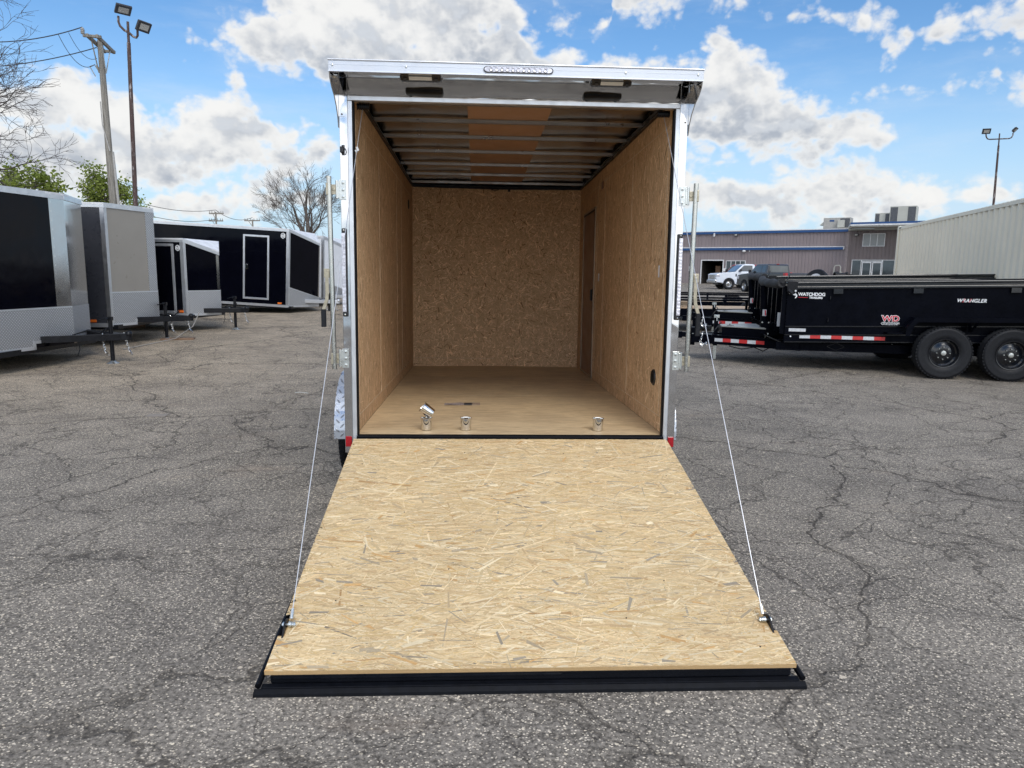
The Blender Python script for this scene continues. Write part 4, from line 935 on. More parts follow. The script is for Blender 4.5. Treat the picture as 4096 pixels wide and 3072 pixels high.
    if wheels:
        for xw in (-L*.58, -L*.58-.85):
            for s in (-1, 1): wheel('wheel', t, (xw, s*(Wd/2-.16), .34), (0, s, 0), .34, .2, .2, 'alu', 5)
        b = MB(); b.box((-L*.58-1.3, y0+.02, zb-.08), (.1, y1-.02, zb)); b.build('chassis', 'blacksatin', t)
    return t
A = nose_trailer('enclosed_trailer', 'nearest black enclosed trailer with tread plate across its nose', (-7.32, 11.10), radians(0.0), 2.42, .26, .33, 2.66, 2.66, 6.0,
                 'blackskin', 'blackskin', guard=(.915, .915), notch=.415, capw=.30, ty=.32, tongue=(.88, .60, .44))
B = nose_trailer('enclosed_trailer', 'pewter and charcoal enclosed trailer with tread plate low on its nose', (-7.58, 14.38), radians(6.0), 2.30, .42, .48, 2.70, 2.70, 5.5,
                 'charcoal', 'tan', guard=(1.08, 1.08), notch=.545, capw=0, cheek=.22, tongue=(.62, .13, .54), marker=-.32)
Cc = nose_trailer('enclosed_trailer', 'small black enclosed trailer between the pewter one and the long black one', (-7.17, 16.60), radians(-6.0), 1.52, .40, .52, 2.19, 1.93, 3.4,
                 'blackskin', 'blackskin', guard=(1.045, 1.045), capw=.07, door=(-1.15, -.215, .55, 2.07), badge=True, tongue=(.62, .34, .60), marker=-.12)
Dd = nose_trailer('enclosed_trailer', 'long glossy black enclosed trailer with a white framed side door', (-6.76, 22.8), radians(-1.0), 2.6, .55, .45, 2.735, 2.40, 9.0,
                 'blackskin', 'blackskin', tilt=radians(2.8), guard=(1.02, .70), capw=.05, door=(-1.36, -.58, .60, 2.50), badge=True, tongue=(.62, .34, .60), tmat='alutrim', marker=-.25)
Ee = nose_trailer('enclosed_trailer', 'white enclosed trailer farthest back, half hidden by the open trailer', (-6.66, 26.4), radians(0.0), 2.6, .42, .56, 2.71, 2.44, 9.0,
                 'whiteskin', 'whiteskin', tilt=radians(1.5), guard=(1.15, .85), capw=.05, badge=True, tongue=(.62, .34, .62), tmat='alutrim')
# tag hung on the jack of the pewter trailer
# blocks and scraps on the asphalt
def lie(name, lab, cat, px, py, size, rz, mat, z=0.0, group=None, tilt=0):
    P = at(px, py, 10); 
    d = ray(px, py); zz = 0
    for _ in range(20): q = Vector((0, 0, CAM_H)) + d * ((zz - CAM_H) / d.z); zz = gz(q.y)
    o = MB().box((-size[0]/2, -size[1]/2, 0), (size[0]/2, size[1]/2, size[2])).build(name, mat, None, bevel=min(.004, size[2]*.3))
    o.location = (q.x, q.y, zz + z); o.rotation_euler = (tilt, 0, rz); return tag(o, lab, cat, group)
lie('wood_block', 'worn brown plank lying under the jack foot of the pewter trailer', 'plank', 712, 1358, (.62, .22, .03), .25, 'plank')
lie('wood_block', 'light wood block standing under the nose edge of the pewter trailer', 'wood block', 552, 1310, (.30, .20, .14), .5, 'plank')
lie('cardboard_scrap', 'flat grey scrap of board lying alone on the open asphalt', 'scrap', 630, 1662, (.20, .15, .006), .15, paint('grey scrap', (.24, .21, .18), .8))
b = MB(); b.tube([(-.09, 0, .006), (-.03, .01, .012), (.04, .0, .006), (.085, -.02, .006)], .005, 6)
sc = b.build('plastic_strip', 'concretewire', None, True); d = ray(1208, 1573); q = Vector((0, 0, CAM_H)) + d*(-CAM_H/d.z); sc.location = (q.x, q.y, 0); tag(sc, 'short white plastic strip lying on the asphalt left of the open trailer', 'scrap')
b = MB(); b.tube([(-6.62, 15.05, .62), (-6.66, 14.8, .35), (-6.80, 14.3, .14), (-7.0, 13.6, .09), (-7.1, 12.9, .07)], .010, 6); hs = b.build('cable', paint('grey cable', (.30, .28, .25), .6), None, True); tag(hs, 'loose grey cable trailing from the pewter trailer down to the asphalt', 'cable')

# ------------------------------------------------------------------ poles and wires
def flood(b_h, b_l, c_, dirv, s=1.0):
    """flat flood lamp head: housing and lens"""
    dirv = Vector(dirv).normalized(); side = dirv.cross(Vector((0, 0, 1))).normalized(); upv = side.cross(dirv)
    b_h.obox(c_, dirv, side, upv, .035*s, .20*s, .14*s); b_h.obox(Vector(c_) - dirv*.05*s, dirv, side, upv, .03*s, .12*s, .10*s)
    b_l.obox(Vector(c_) + dirv*.037*s, dirv, side, upv, .004*s, .13*s, .08*s)
def light_pole(lab, Yp, base, top, arms, heads, r0, r1, sc_, hd):
    P0 = at(*base, Yp); P1 = at(*top, Yp); k = (P0 - P1).normalized(); foot = P1 + k * ((P1.z - gz(Yp)) / -k.z)
    t = thing('light_pole', lab, 'light pole', foot); rel = lambda v: Vector(v) - foot
    b = MB(); b.tube([rel(foot.lerp(P1, q)) for q in np.linspace(0, .93, 8)], [r0 + (r1-r0)*q for q in np.linspace(0, .93, 8)], 14); b.tube([rel(foot.lerp(P1, .93)), rel(P1)], [r1*.75, r1*.7], 12); b.lathe((0, 0, 0), (0, 0, 1), [(.22, 0), (.22, .04), (r0+.02, .06)], 16); b.build('pole', 'pole', t, True)
    b = MB(); b.tube([rel(at(x, y, Yp)) for x, y in arms], .032*sc_, 8); b.build('arm', 'pole', t, True)
    for (x, y), dv in zip(heads, hd):
        bh, bl = MB(), MB(); flood(bh, bl, rel(at(x, y, Yp)), dv, sc_); h_ = bh.build('lamp_head', 'lampblack', t, bevel=.008); bl.build('lamp_lens', 'lenswhite', h_)
z1 = lambda x, y: (x*.5426, y*.5426)
light_pole('tall rusty light pole with two flood lamps behind the left trailers', 24, z1(1000,1510), z1(942,160), [z1(872,118), z1(873,160), z1(884,190), z1(915,222), z1(955,245), z1(985,272), z1(1005,278), z1(1015,262), z1(1013,215)],
           [z1(908,70), z1(1058,197)], .085, .055, 1.15, [(.45, -.45, -.80), (.75, -.35, -.55)])
z9 = lambda x, y: (3880+x*.2532, 480+y*.2532)
light_pole('slim light pole with two flood lamps beyond the cream container', 40, z9(372,1330), z9(468,212), [z9(253,215), z9(255,260), z9(275,298), z9(310,306), z9(460,300), z9(620,293), z9(655,278), z9(678,240), z9(680,200)],
           [z9(260,178), z9(712,155)], .085, .045, 1.0, [(-.25, -.80, -.45), (.5, -.5, -.70)])
# wooden utility pole with a double crossarm
Yu = 30.0; P1 = at(*z1(737,300), Yu); P0 = at(*z1(835,1500), Yu); k = (P0-P1).normalized(); foot = P1 + k*((P1.z - gz(Yu))/-k.z)
up_ = thing('utility_pole', 'weathered wooden utility pole with a double crossarm, left of the light pole', 'utility pole', foot); rel = lambda v: Vector(v) - foot
b = MB(); b.tube([rel(foot.lerp(P1, q)) for q in np.linspace(0, 1, 9)], [.165 - .06*q for q in np.linspace(0, 1, 9)], 14); b.build('pole', 'oldwood', up_, True)
b = MB(); q0, q1 = foot + Vector((.27, .1, 0)), foot.lerp(P1, .58) + Vector((.14, .02, 0)); b.tube([rel(q0), rel(q1)], [.075, .05], 10); b.build('conduit', 'pipe', up_, True)
an, af = at(*z1(678,262), 28.95), at(*z1(806,384), 31.2); ad = (af-an).normalized(); sd_ = ad.cross(Vector((0,0,1))).normalized()
for s in (-1, 1):
    b = MB(); b.bar(rel(an + sd_*.17*s), rel(af + sd_*.17*s), .10, .13); b.build('crossarm', 'oldwood', up_, bevel=.01)
b = MB(); b.bar(rel(an - sd_*.34 + ad*.1), rel(an + sd_*.30 + ad*.1), .10, .10); b.bar(rel(af - sd_*.34 - ad*.1), rel(af + sd_*.25 - ad*.1), .10, .10); b.build('end_block', 'oldwood', up_, bevel=.01)
mid = foot.lerp(P1, .88)
for s in (-1, 1):
    for e in (an.lerp(af, .22), an.lerp(af, .78)):
        b = MB(); b.bar(rel(e + sd_*.17*s), rel(mid + sd_*.13*s), .035, .035); b.build('arm_brace', 'zinc', up_)
ins_pts = [an - sd_*.34 + ad*.1, af - sd_*.34 - ad*.1]
for p_ in ins_pts:
    b = MB(); b.lathe(rel(p_ + Vector((0,0,.05))), (0, 0, 1), [(.03, 0)] + [(r_, .03*i) for i, r_ in enumerate([.05,.085,.05,.085,.05,.085,.05,.06])] + [(.001, .25)], 12); b.build('insulator', 'pipe', up_, True)
cu_ = at(*z1(722,505), Yu)
b = MB(); b.tube([rel(cu_ + Vector((-.06, 0, .10))), rel(cu_ + Vector((.12, 0, -.18)))], .055, 8); b.tube([rel(cu_ + Vector((-.10, 0, .14))), rel(cu_ + Vector((-.32, 0, .08))), rel(cu_ + Vector((-.12, 0, -.30)))], .018, 6); b.tube([rel(foot.lerp(P1, .74) + Vector((-.13, -.1, .3))), rel(foot.lerp(P1, .68) + Vector((-.1, -.14, 0))), rel(foot.lerp(P1, .58) + Vector((.1, -.12, 0)))], .022, 6); b.build('fuse_cutout', 'pipe', up_, True)
def sag(a, b_, s, n=14): return [a.lerp(b_, t) - Vector((0, 0, s*4*t*(1-t))) for t in np.linspace(0, 1, n)]
def wire(lab, pts, r=.02, group='overhead wires'):
    b = MB(); b.tube(pts, r, 5); o = b.build('overhead_wire', 'wire', None, True); return tag(o, lab, 'wire', group)
e1 = ins_pts[0] + Vector((0, 0, .3)); e2 = ins_pts[1] + Vector((0, 0, .3))
L1 = at(*z1(-300,296), 29.5); L2 = at(*z1(-300,500), 32)
wire('upper wire running off to the left from the wooden pole', sag(e1, L1, .25)); wire('lower wire running off to the left from the wooden pole', sag(at(*z1(712,350), 31), L2, .2))
wire('thin drop wire hanging from the upper wire to the pole', sag(at(*z1(430,255), 29.1), at(*z1(700,475), Yu), .5), .012)
wire('thinner drop wire hanging from the lower wire to the pole', sag(at(*z1(505,240), 29.1), at(*z1(715,430), Yu), .35), .010)
# far poles
def far_pole(lab, Yp, x, ytop, arms, r=.13):
    Pt = at(x, ytop, Yp); f = Vector((Pt.x, Pt.y, gz(Yp))); t = thing('utility_pole', lab, 'utility pole', f)
    b = MB(); b.tube([(0, 0, 0), Pt - f], [r*1.3, r*.8], 10); b.build('pole', 'oldwood', t, True)
    for x0, x1, y in arms:
        a, c_ = at(x0, y, Yp) - f, at(x1, y, Yp) - f; b = MB(); b.bar(a, c_, .14, .16)
        for q in (.04, .2, .4, .62, .82, .96): p_ = a.lerp(c_, q); b.cyl(p_, p_ + Vector((0, 0, .35)), .06, .03, 6)
        b.bar(a.lerp(c_, .25), (Pt-f) * 1.0 + Vector((0, 0, (a.z - (Pt-f).z) - .9)), .06, .06); b.build('crossarm', 'oldwood', t)
    return Pt
z3_ = lambda x, y: (600+x*.4822, 600+y*.4822)
pa = far_pole('distant wooden utility pole carrying two crossarms above the long black trailer', 105, z3_(545,0)[0], z3_(0,515)[1], [(z3_(490,0)[0], z3_(610,0)[0], z3_(0,527)[1]), (z3_(488,0)[0], z3_(606,0)[0], z3_(0,588)[1])])
pb = far_pole('distant wooden utility pole with one crossarm, just left of the big bare tree', 110, z3_(850,0)[0], z3_(0,577)[1], [(z3_(783,0)[0], z3_(912,0)[0], z3_(0,586)[1])])
pc = far_pole('distant utility pole whose crossarm shows left of the leafy tree', 80, z1(640,0)[0], z1(0,1366)[1], [(z1(575,0)[0], z1(706,0)[0], z1(0,1378)[1])])
wire('distant wire sagging between the hidden pole and the double armed far pole', sag(pc + Vector((0,0,.3)), pa + Vector((0,0,.3)), 1.2), .035)
wire('second distant wire just under the first', sag(pc + Vector((0,0,-.6)), pa + Vector((0,0,-1.0)), 1.4), .035)
wire('distant wire between the two far poles', sag(pa + Vector((0,0,.3)), pb + Vector((0,0,.3)), .8), .035)
wire('distant wire running left from the hidden pole', sag(pc + Vector((0,0,.3)), at(150, 728, 90), .8), .035)

# ------------------------------------------------------------------ trees
def limb(mb, rnd, p, d, L, r, depth, prm, leaves=None):
    n = 4 if depth > 1 else 3; pts = [p]; rr = [r]; q = p.copy(); dd = d.copy()
    for i in range(n):
        dd = (dd + Vector((rnd.gauss(0, prm['wob']), rnd.gauss(0, prm['wob']), rnd.gauss(0, prm['wob']) + prm['up']))).normalized()
        q = q + dd * (L / n); pts.append(q.copy()); rr.append(r * (1 - prm['tap'] * (i+1) / n))
    mb.tube(pts, rr, 7 if r > .06 else (5 if r > .02 else 3), False)
    if leaves is not None and depth <= 1:
        for p_ in pts[1:]:
            for _ in range(prm['lv']): leaves.append((p_ + Vector((rnd.gauss(0, prm['ls']), rnd.gauss(0, prm['ls']), rnd.gauss(0, prm['ls'])))))
    if depth == 0: return
    k = prm['kids'] + (1 if rnd.random() < .5 else 0)
    for j in range(k):
        t = 1.0 if j == 0 else rnd.uniform(.3, .95); i = min(n-1, int(t*n)); bp = pts[i].lerp(pts[i+1], t*n-i) if i < n else pts[-1]
        ax = dd.orthogonal().normalized(); ax.rotate(Matrix.Rotation(rnd.uniform(0, 2*pi), 3, dd)); a = rnd.uniform(*prm['ang']) * (.55 if j == 0 else 1)
        nd = dd.copy(); nd.rotate(Matrix.Rotation(a, 3, ax))
        limb(mb, rnd, bp, nd, L * rnd.uniform(*prm['len']), max(prm['rmin'], r * (.72 if j == 0 else .55) * (1 - prm['tap']*t*.6)), depth-1, prm, leaves)
def tree(lab, base, starts, prm, seed, group, bark='bark', leafsize=0, cat='tree'):
    rnd = random.Random(seed); t = thing('bare_tree' if not leafsize else 'leafy_tree', lab, cat, base, 0, group); mb = MB(); lv = [] if leafsize else None
    for (off, d, L, r) in starts: limb(mb, rnd, Vector(off), Vector(d).normalized(), L, r, prm['depth'], prm, lv)
    tr = MB(); mb.build('bough' if leafsize else 'crown', bark, t, True)
    for off, d, L, r in starts[:1]: tr.tube([(0, 0, -.3), tuple(Vector(off)*.5), tuple(Vector(off))], [r*1.5, r*1.12, r*1.0], 10, False)
    tr.build('trunk', bark, t, True)
    if leafsize:
        vs, fs = [], []
        for p in lv:
            a = Vector((rnd.gauss(0,1), rnd.gauss(0,1), rnd.gauss(0,.6))).normalized(); c_ = a.orthogonal().normalized(); c_.rotate(Matrix.Rotation(rnd.uniform(0, 6.28), 3, a)); s_ = leafsize*rnd.uniform(.6, 1.3); n_ = a.cross(c_)*s_*.25
            o_ = len(vs); vs += [tuple(p - a*s_), tuple(p - c_*s_*.6 + n_), tuple(p + a*s_), tuple(p + c_*s_*.6 + n_)]; fs += [(o_, o_+1, o_+2, o_+3)]
        m_ = MB(); m_.v, m_.f = vs, fs; m_.build('crown', 'leaf', t)
    return t
bx, by = z3_(1318, 0)[0], 60.0; tb = at(bx, 935, by); base = Vector((tb.x, by, gz(by)))
PB = dict(wob=.09, up=.015, tap=.45, kids=2, ang=(.28, .62), len=(.66, .86), rmin=.008, depth=7, lv=0, ls=0)
h0 = 4.1 - base.z
tree('large bare spreading tree behind the white and black trailers', base, [((0, 0, h0), (.08, 0, 1), 1.75, .23), ((0, 0, h0-.5), (-.75, .1, .85), 1.9, .14), ((0, 0, h0-.2), (.75, -.2, .80), 1.55, .13), ((-.1, .2, h0-.4), (-.38, .3, 1), 1.8, .15), ((0, 0, h0-.1), (.40, .3, 1), 1.7, .14), ((0, 0, h0-.5), (-1.0, -.3, .55), 1.6, .10), ((0, 0, h0-.3), (.2, -.8, .9), 1.6, .1)], PB, 12, 'bare trees', 'bark')
tb = at(-330, 1000, 19.0); base = Vector((tb.x, 19.0, gz(19)))
PL = dict(wob=.13, up=.0, tap=.45, kids=2, ang=(.35, .85), len=(.62, .85), rmin=.006, depth=6, lv=0, ls=0)
tree('bare tree whose twigs reach in from the left edge', base, [((0, 0, 3.0), (.15, -.1, 1), 1.5, .17), ((0, 0, 3.0), (.75, 0, .55), 1.45, .10), ((0, 0, 3.3), (.55, 0, .9), 1.5, .10), ((0, 0, 3.6), (.45, .3, 1), 1.5, .11), ((0, 0, 3.0), (-.5, .1, .9), 1.4, .1), ((.1, 0, 3.5), (.35, -.2, 1.1), 1.7, .1)], PL, 8, 'bare trees', 'barkdark')
PG = dict(wob=.12, up=.05, tap=.5, kids=2, ang=(.35, .8), len=(.62, .85), rmin=.012, depth=4, lv=4, ls=.19)
for x, y, Yp, lab, sd2, starts in [(95, 775, 30, 'spring green leafy tree behind the nearest black trailer', 3, [((0, 0, 1.6), (.1, 0, 1), 1.15, .14), ((0, 0, 1.6), (.75, .2, .75), 1.15, .10), ((0, 0, 1.6), (-.7, 0, .8), 1.1, .10), ((0, 0, 1.5), (.3, -.6, .8), 1.0, .09)]),
                         (425, 815, 38, 'spring green leafy tree behind the wooden pole', 7, [((0, 0, 1.7), (.0, 0, 1), 1.45, .16), ((0, 0, 1.6), (.8, .2, .6), 1.25, .11), ((0, 0, 1.6), (-.7, 0, .75), 1.2, .11), ((0, 0, 1.6), (.35, -.5, .8), 1.2, .1), ((0, 0, 1.4), (-.3, .5, .7), 1.1, .1), ((.3, 0, 1.3), (.9, 0, .28), 1.25, .1)])]:
    tb = at(x, y, Yp); base = Vector((tb.x, Yp, gz(Yp))); zz = tb.z - base.z
    PG['depth'] = 4
    starts = [((o_[0], o_[1], o_[2] + zz - 2.5), d, L*.68, r*.75) for o_, d, L, r in starts]
    tree(lab, base, starts, PG, sd2, 'leafy trees behind the left trailers', 'barkdark', .085)
# ------------------------------------------------------------------ dump trailers
DUX = Vector((.982, -.19, 0)).normalized()
def tape(parent, x0, x1, y, z0, z1, n, th=.0015):
    for i in range(n):
        a, c_ = x0 + (x1-x0)*i/n, x0 + (x1-x0)*(i+1)/n
        b = MB(); b.box((a, y-th-.003, z0), (c_, y-.002, z1)); b.build('reflective_tape', 'redtape' if i % 2 else 'whitetape', parent)
def dump_trailer(label, letters=True):
    t = thing('dump_trailer', label, 'trailer', (6.6, 11.2, 0), math.atan2(DUX.y, DUX.x), 'black dump trailers'); BL, BR, BW = -2.20, 2.45, 2.05
    tl = lambda x: .026*(x+2.2)                       # the bed sits slightly nose-down
    def slab(mb, x0, x1, y0, y1, z0, z1):
        vs = [(x0,y0,z0+tl(x0)),(x1,y0,z0+tl(x1)),(x1,y1,z0+tl(x1)),(x0,y1,z0+tl(x0)),(x0,y0,z1+tl(x0)),(x1,y0,z1+tl(x1)),(x1,y1,z1+tl(x1)),(x0,y1,z1+tl(x0))]
        return mb.add(vs, [(0,3,2,1),(4,5,6,7),(0,1,5,4),(1,2,6,5),(2,3,7,6),(3,0,4,7)])
    for y0 in (0, BW-.05):
        b = MB(); slab(b, BL, BR, y0, y0+.05, .62, 1.34); sp = b.build('bed_side', 'dumpblack', t)
        b = MB(); yy = y0-.012 if y0 == 0 else y0+.062
        slab(b, BL-.02, BR, min(y0-.03, y0), y0+.08, 1.345, 1.385); slab(b, BL-.02, BR, y0-.015, y0+.065, 1.425, 1.455); slab(b, BL, BR, y0+.0, y0+.05, 1.386, 1.424); b.build('top_rail', 'blackpaint', sp, bevel=.008)
        if y0 == 0:
            b = MB(); slab(b, BL, BR, -.015, 0, .735, .752); slab(b, BL, BR, -.012, 0, .60, .615); slab(b, BL, BR, -.02, 0, .485, .50); b.build('side_rib', 'blackpaint', sp)
            for x in (-1.44, -.27, 1.10, 1.9):
                b = MB(); slab(b, x-.07, x+.07, -.045, -.001, 1.265, 1.34); b.build('stake_pocket', 'blackpaint', sp)
            for x, z in ((-1.55, 1.22), (-1.56, .86)):
                b = MB(); b.tube([(x, -.005, z+.04), (x, -.04, z+.02), (x, -.04, z-.02), (x, -.005, z-.04)], .008, 6); b.build('tie_hook', 'blackpaint', sp)
    b = MB(); slab(b, BL, BR, .05, BW-.05, .60, .65); slab(b, BL, BR, -.004, .10, .482, .619); slab(b, BL, BR, BW-.10, BW, .482, .619); b.build('bed_floor', 'dumpblack', t)
    b = MB(); slab(b, BL, BL+.04, .05, BW-.05, .65, 1.40)
    b.build('bed_front', 'blackskin', t)
    for y in (.03, .55, 1.02, 1.49, 1.97):
        b = MB(); b.box((BL-.07, y, .62), (BL, y+.06, 1.40)); b.build('front_stiffener', 'dumpblack', t)
    b = MB(); slab(b, BR-.05, BR, .05, BW-.05, .65, 1.45); b.build('tailgate', 'dumpblack', t)
    # chassis rails and A-frame tongue
    b = MB()
    for y in (.12, BW-.22): b.box((BL-.1, y, .355), (BR, y+.10, .478))
    b.box((BL-.1, .10, .345), (BR, .24, .362)); b.build('chassis_rail', 'dumpblack', t)
    b = MB()
    for s in (-1, 1):
        yb = BW/2 + s*.88
        b.bar((BL+.3, yb, .415), (-3.42, BW/2 + s*.20, .43), .08, .155)
        b.bar((BL+.3, yb, .497), (-3.42, BW/2 + s*.20, .512), .11, .012)
    b.bar((-3.62, BW/2, .43), (-3.2, BW/2, .43), .22, .15); b.build('tongue', 'dumpblack', t, bevel=.004)
    d_ = Vector((BL+.3+3.42, -.68, 0)).normalized()       # near tongue beam runs from the coupler out to the bed corner
    p0 = Vector((-3.42, BW/2-.20, .43)); nd_ = Vector((d_.y, -d_.x, 0)); 
    for i in range(6):
        a, c_ = .22 + .143*i, .22 + .143*(i+1); b = MB(); q = p0 + d_*((a+c_)/2) + nd_*.0425; b.obox(q + Vector((0, 0, .0)), d_, nd_, (0, 0, 1), (c_-a)/2, .0015, .030); b.build('reflective_tape', 'redtape' if i % 2 else 'whitetape', t)
    tape(t, -1.97, -.68, -.004, .545+tl(-1.3)-.01, .600+tl(-1.3)-.01, 8)
    # coupler, jack, chains
    b = MB(); b.box((-3.66, BW/2-.06, .30), (-3.56, BW/2+.06, .62)); b.box((-3.80, BW/2-.05, .44), (-3.60, BW/2+.05, .53)); b.cyl((-3.84, BW/2, .42), (-3.84, BW/2, .54), .06, n=14); cpl = b.build('coupler', 'dumpblack', t, bevel=.006)
    b = MB()
    for z in (.37, .43, .50): b.cyl((-3.60, BW/2-.075, z), (-3.60, BW/2-.055, z), .017, n=8)
    b.build('coupler_bolt', 'zinc', cpl)
    b = MB(); b.box((-3.235, BW/2-.035, .30), (-3.165, BW/2+.035, .80)); jk = b.build('jack', 'dumpblack', t, bevel=.004)
    b = MB(); b.box((-3.225, BW/2-.025, .02), (-3.175, BW/2+.025, .30)); b.box((-3.29, BW/2-.09, 0), (-3.11, BW/2+.09, .018)); b.build('jack_foot', 'zinc', jk)
    b = MB(); b.box((-3.24, BW/2-.045, .80), (-3.15, BW/2+.045, .85)); b.cyl((-3.2, BW/2-.03, .83), (-3.2, BW/2-.14, .83), .010, n=8); b.cyl((-3.2, BW/2-.14, .83), (-3.2, BW/2-.15, .75), .010, n=8); b.build('jack_crank', 'zinc', jk, True)
    b = MB(); chain(b, [(-3.44, .72, .56), (-3.46, .70, .45), (-3.48, .69, .36), (-3.44, .68, .31), (-3.38, .68, .33), (-3.37, .69, .38), (-3.42, .69, .33), (-3.49, .70, .40), (-3.46, .70, .48)], .035, .006); b.build('safety_chain', 'chrome', t, True)
    b = MB(); b.tube([(-3.3, .6, .5), (-3.25, .55, .62), (-3.15, .6, .74), (-3.2, .8, .78)], .009, 5); b.tube([(-3.0, .55, .34), (-2.8, .50, .30), (-2.6, .48, .34), (-2.45, .46, .28), (-2.35, .45, .34)], .010, 5); b.build('light_cable', 'rubber', t, True)
    # toolbox on the tongue: wedge shaped, pale tread lid
    W0 = [(-3.13, BW/2-.24), (-3.13, BW/2+.24), (-2.58, BW/2+.58), (-2.46, BW/2+.58), (-2.46, BW/2-.58), (-2.58, BW/2-.56)]
    W0 = [(-3.11, BW/2-.20), (-3.11, BW/2+.26), (-2.60, BW/2+.62), (-2.44, BW/2+.62), (-2.44, BW/2-.56)]
    b = MB(); b.prism(W0, lambda a, c_, h: (a, c_, h), .44, .652); bx_ = b.build('tool_box', 'dumpblack', t)
    b = MB(); b.prism([(x + (-.012 if x < -2.8 else .012), BW/2 + (y-BW/2)*1.04) for x, y in W0], lambda a, c_, h: (a, c_, h), .653, .668); ld = b.build('box_lid', 'paleplate', bx_)
    b = MB(); b.box((-3.02, BW/2-.10, .669), (-2.90, BW/2-.07, .675)); b.tube([(-2.98, BW/2-.085, .675), (-2.975, BW/2-.085, .70), (-2.965, BW/2-.085, .70), (-2.96, BW/2-.085, .675)], .005, 5); b.build('lid_latch', 'lampblack', bx_)
    # hydraulic hoist between tongue and bed
    b = MB(); b.cyl((-2.40, BW/2-.22, .62), (-2.46, BW/2-.22, 1.365), .058, n=18); b.cyl((-2.46, BW/2-.22, 1.365), (-2.461, BW/2-.22, 1.385), .064, n=18); hh = b.build('hoist', 'dumpblack', t, True)
    b = MB(); b.cyl((-2.39, BW/2-.22, .42), (-2.395, BW/2-.22, .63), .03, n=12); b.build('hoist_rod', 'zinc', hh, True)
    b = MB(); b.box((-2.475, BW/2-.30, .52), (-2.33, BW/2-.285, .78)); b.box((-2.475, BW/2-.16, .52), (-2.33, BW/2-.145, .78)); b.prism([(-2.36, .50), (-2.36, .72), (-2.14, .80), (-2.14, .55)], lambda a, z, h: (a, h, z), BW/2-.27, BW/2-.25); br = b.build('hoist_bracket', 'dumpblack', hh)
    for x, z in ((-2.455, .755), (-2.35, .755), (-2.455, .56), (-2.35, .56)):
        b = MB(); b.cyl((x, BW/2-.31, z), (x, BW/2-.298, z), .014, n=8); b.build('bracket_bolt', 'zinc', hh)
    b = MB(); b.cyl((-2.398, BW/2-.281, .86), (-2.408, BW/2-.281, .97), .004, n=4); b.obox((-2.425, BW/2-.280, .92), (1, 0, 0), (0, 1, 0), (0, 0, 1), .032, .002, .055); b.build('warning_sticker', 'whitetape', hh)
    b = MB(); b.obox((-2.41, BW/2-.2835, .92), (1, 0, 0), (0, 1, 0), (-.1, 0, 1), .010, .0015, .045); b.build('sticker_mark', 'decalred', hh)
    b = MB(); b.box((BL-.005, .30, .72), (BL-.078, .32, .95)); b.build('data_sticker', 'decalwhite', t)
    b = MB(); b.prism([(BL-.30, .52), (BL-.02, .40), (BL-.02, .415), (BL-.30, .535)], lambda a, z, h: (a, h, z+.06), .12, .55); b.build('spare_tray', 'blackpaint', t)
    # rolled tarp across the front of the bed, with its end plate and crank
    b = MB(); n_ = 15; pts = [(-2.30 + .10*sin(pi*i/(n_-1))*-1, -.02 + (BW+.04)*i/(n_-1), 1.43 + .012*cos(i*1.9) - .02*sin(pi*i/(n_-1)) + .05*i/(n_-1)) for i in range(n_)]
    b.tube(pts, [.070 + .004*sin(i*2.3) for i in range(n_)], 18); rl = b.build('tarp_roll', 'tarp', t, True)
    b = MB(); b.lathe(Vector(pts[0]), (0, -1, 0), [(.062, -.01), (.062, .004), (.03, .006), (.001, .012)], 18); b.build('roll_hub', 'blacksatin', rl, True)
    b = MB(); b.box((-2.215, -.035, 1.30), (-2.055, -.022, 1.475)); b.bar((-2.25, -.04, 1.42), (-2.19, -.04, 1.58), .020, .012); b.cyl((-2.20, -.035, 1.33), (-2.13, -.045, 1.27), .030, n=12); pt = b.build('tarp_end_plate', 'blacksatin', t, bevel=.004)
    b = MB(); b.cyl((-2.085, -.046, 1.32), (-2.085, -.034, 1.32), .015, n=10); b.box((-2.18, -.055, 1.27), (-2.15, -.046, 1.32)); b.build('plate_bolt', 'decalwhite', pt)
    b = MB(); b.cyl((-2.11, -.024, .585), (-2.11, -.004, .585), .012, n=10); b.build('frame_bolt', 'decalwhite', t)
    # fender: sloped front, flat top
    for s, yo in ((-1, 0.0), (1, BW)):
        F_ = [(-.45, .79), (-.335, .945), (BR-.25, .99), (BR-.1, .80)]
        th = .012; prof = F_ + [(x, z-th*1.3) for x, z in F_[::-1]]
        b = MB(); b.prism(prof, lambda a, z, h: (a, h, z), yo + s*.245, yo); 
        sk = [(-.455, .785), (-.34, .948), (BR-.25, .993), (BR-.1, .80), (BR-.16, .76), (BR-.30, .925), (-.30, .875), (-.36, .79), (-.40, .66), (-.46, .66)]
        b.prism(sk, lambda a, z, h: (a, h, z), yo + s*.247, yo + s*.237); fdd = b.build('fender', 'dumpblack', t)
        b = MB(); b.bar((.42, yo+s*.24, .91), (.50, yo+s*.10, .74), .05, .012); b.bar((.56, yo+s*.24, .91), (.50, yo+s*.10, .74), .05, .012); b.build('fender_brace', 'dumpblack', fdd)
        b = MB(); b.box((-.70, yo+s*.17, .675), (-.41, yo, .70)); b.build('fender_step', 'dumpblack', fdd)
        for xw in (.12, 1.06): wheel('wheel', t, (xw, yo + s*.125, .405), (0, s, 0), .405, .225, .225, 'blackpaint', 8)
    b = MB()
    for xw in (.12, 1.06): b.cyl((xw, .0, .40), (xw, BW, .40), .045, n=12)
    b.box((-.1, .14, .44), (1.35, .20, .50)); b.build('axle', 'dumpblack', t)
    b = MB()
    dm = [(-1.51, .425), (-1.375, .485), (-1.24, .425), (-1.375, .365)]
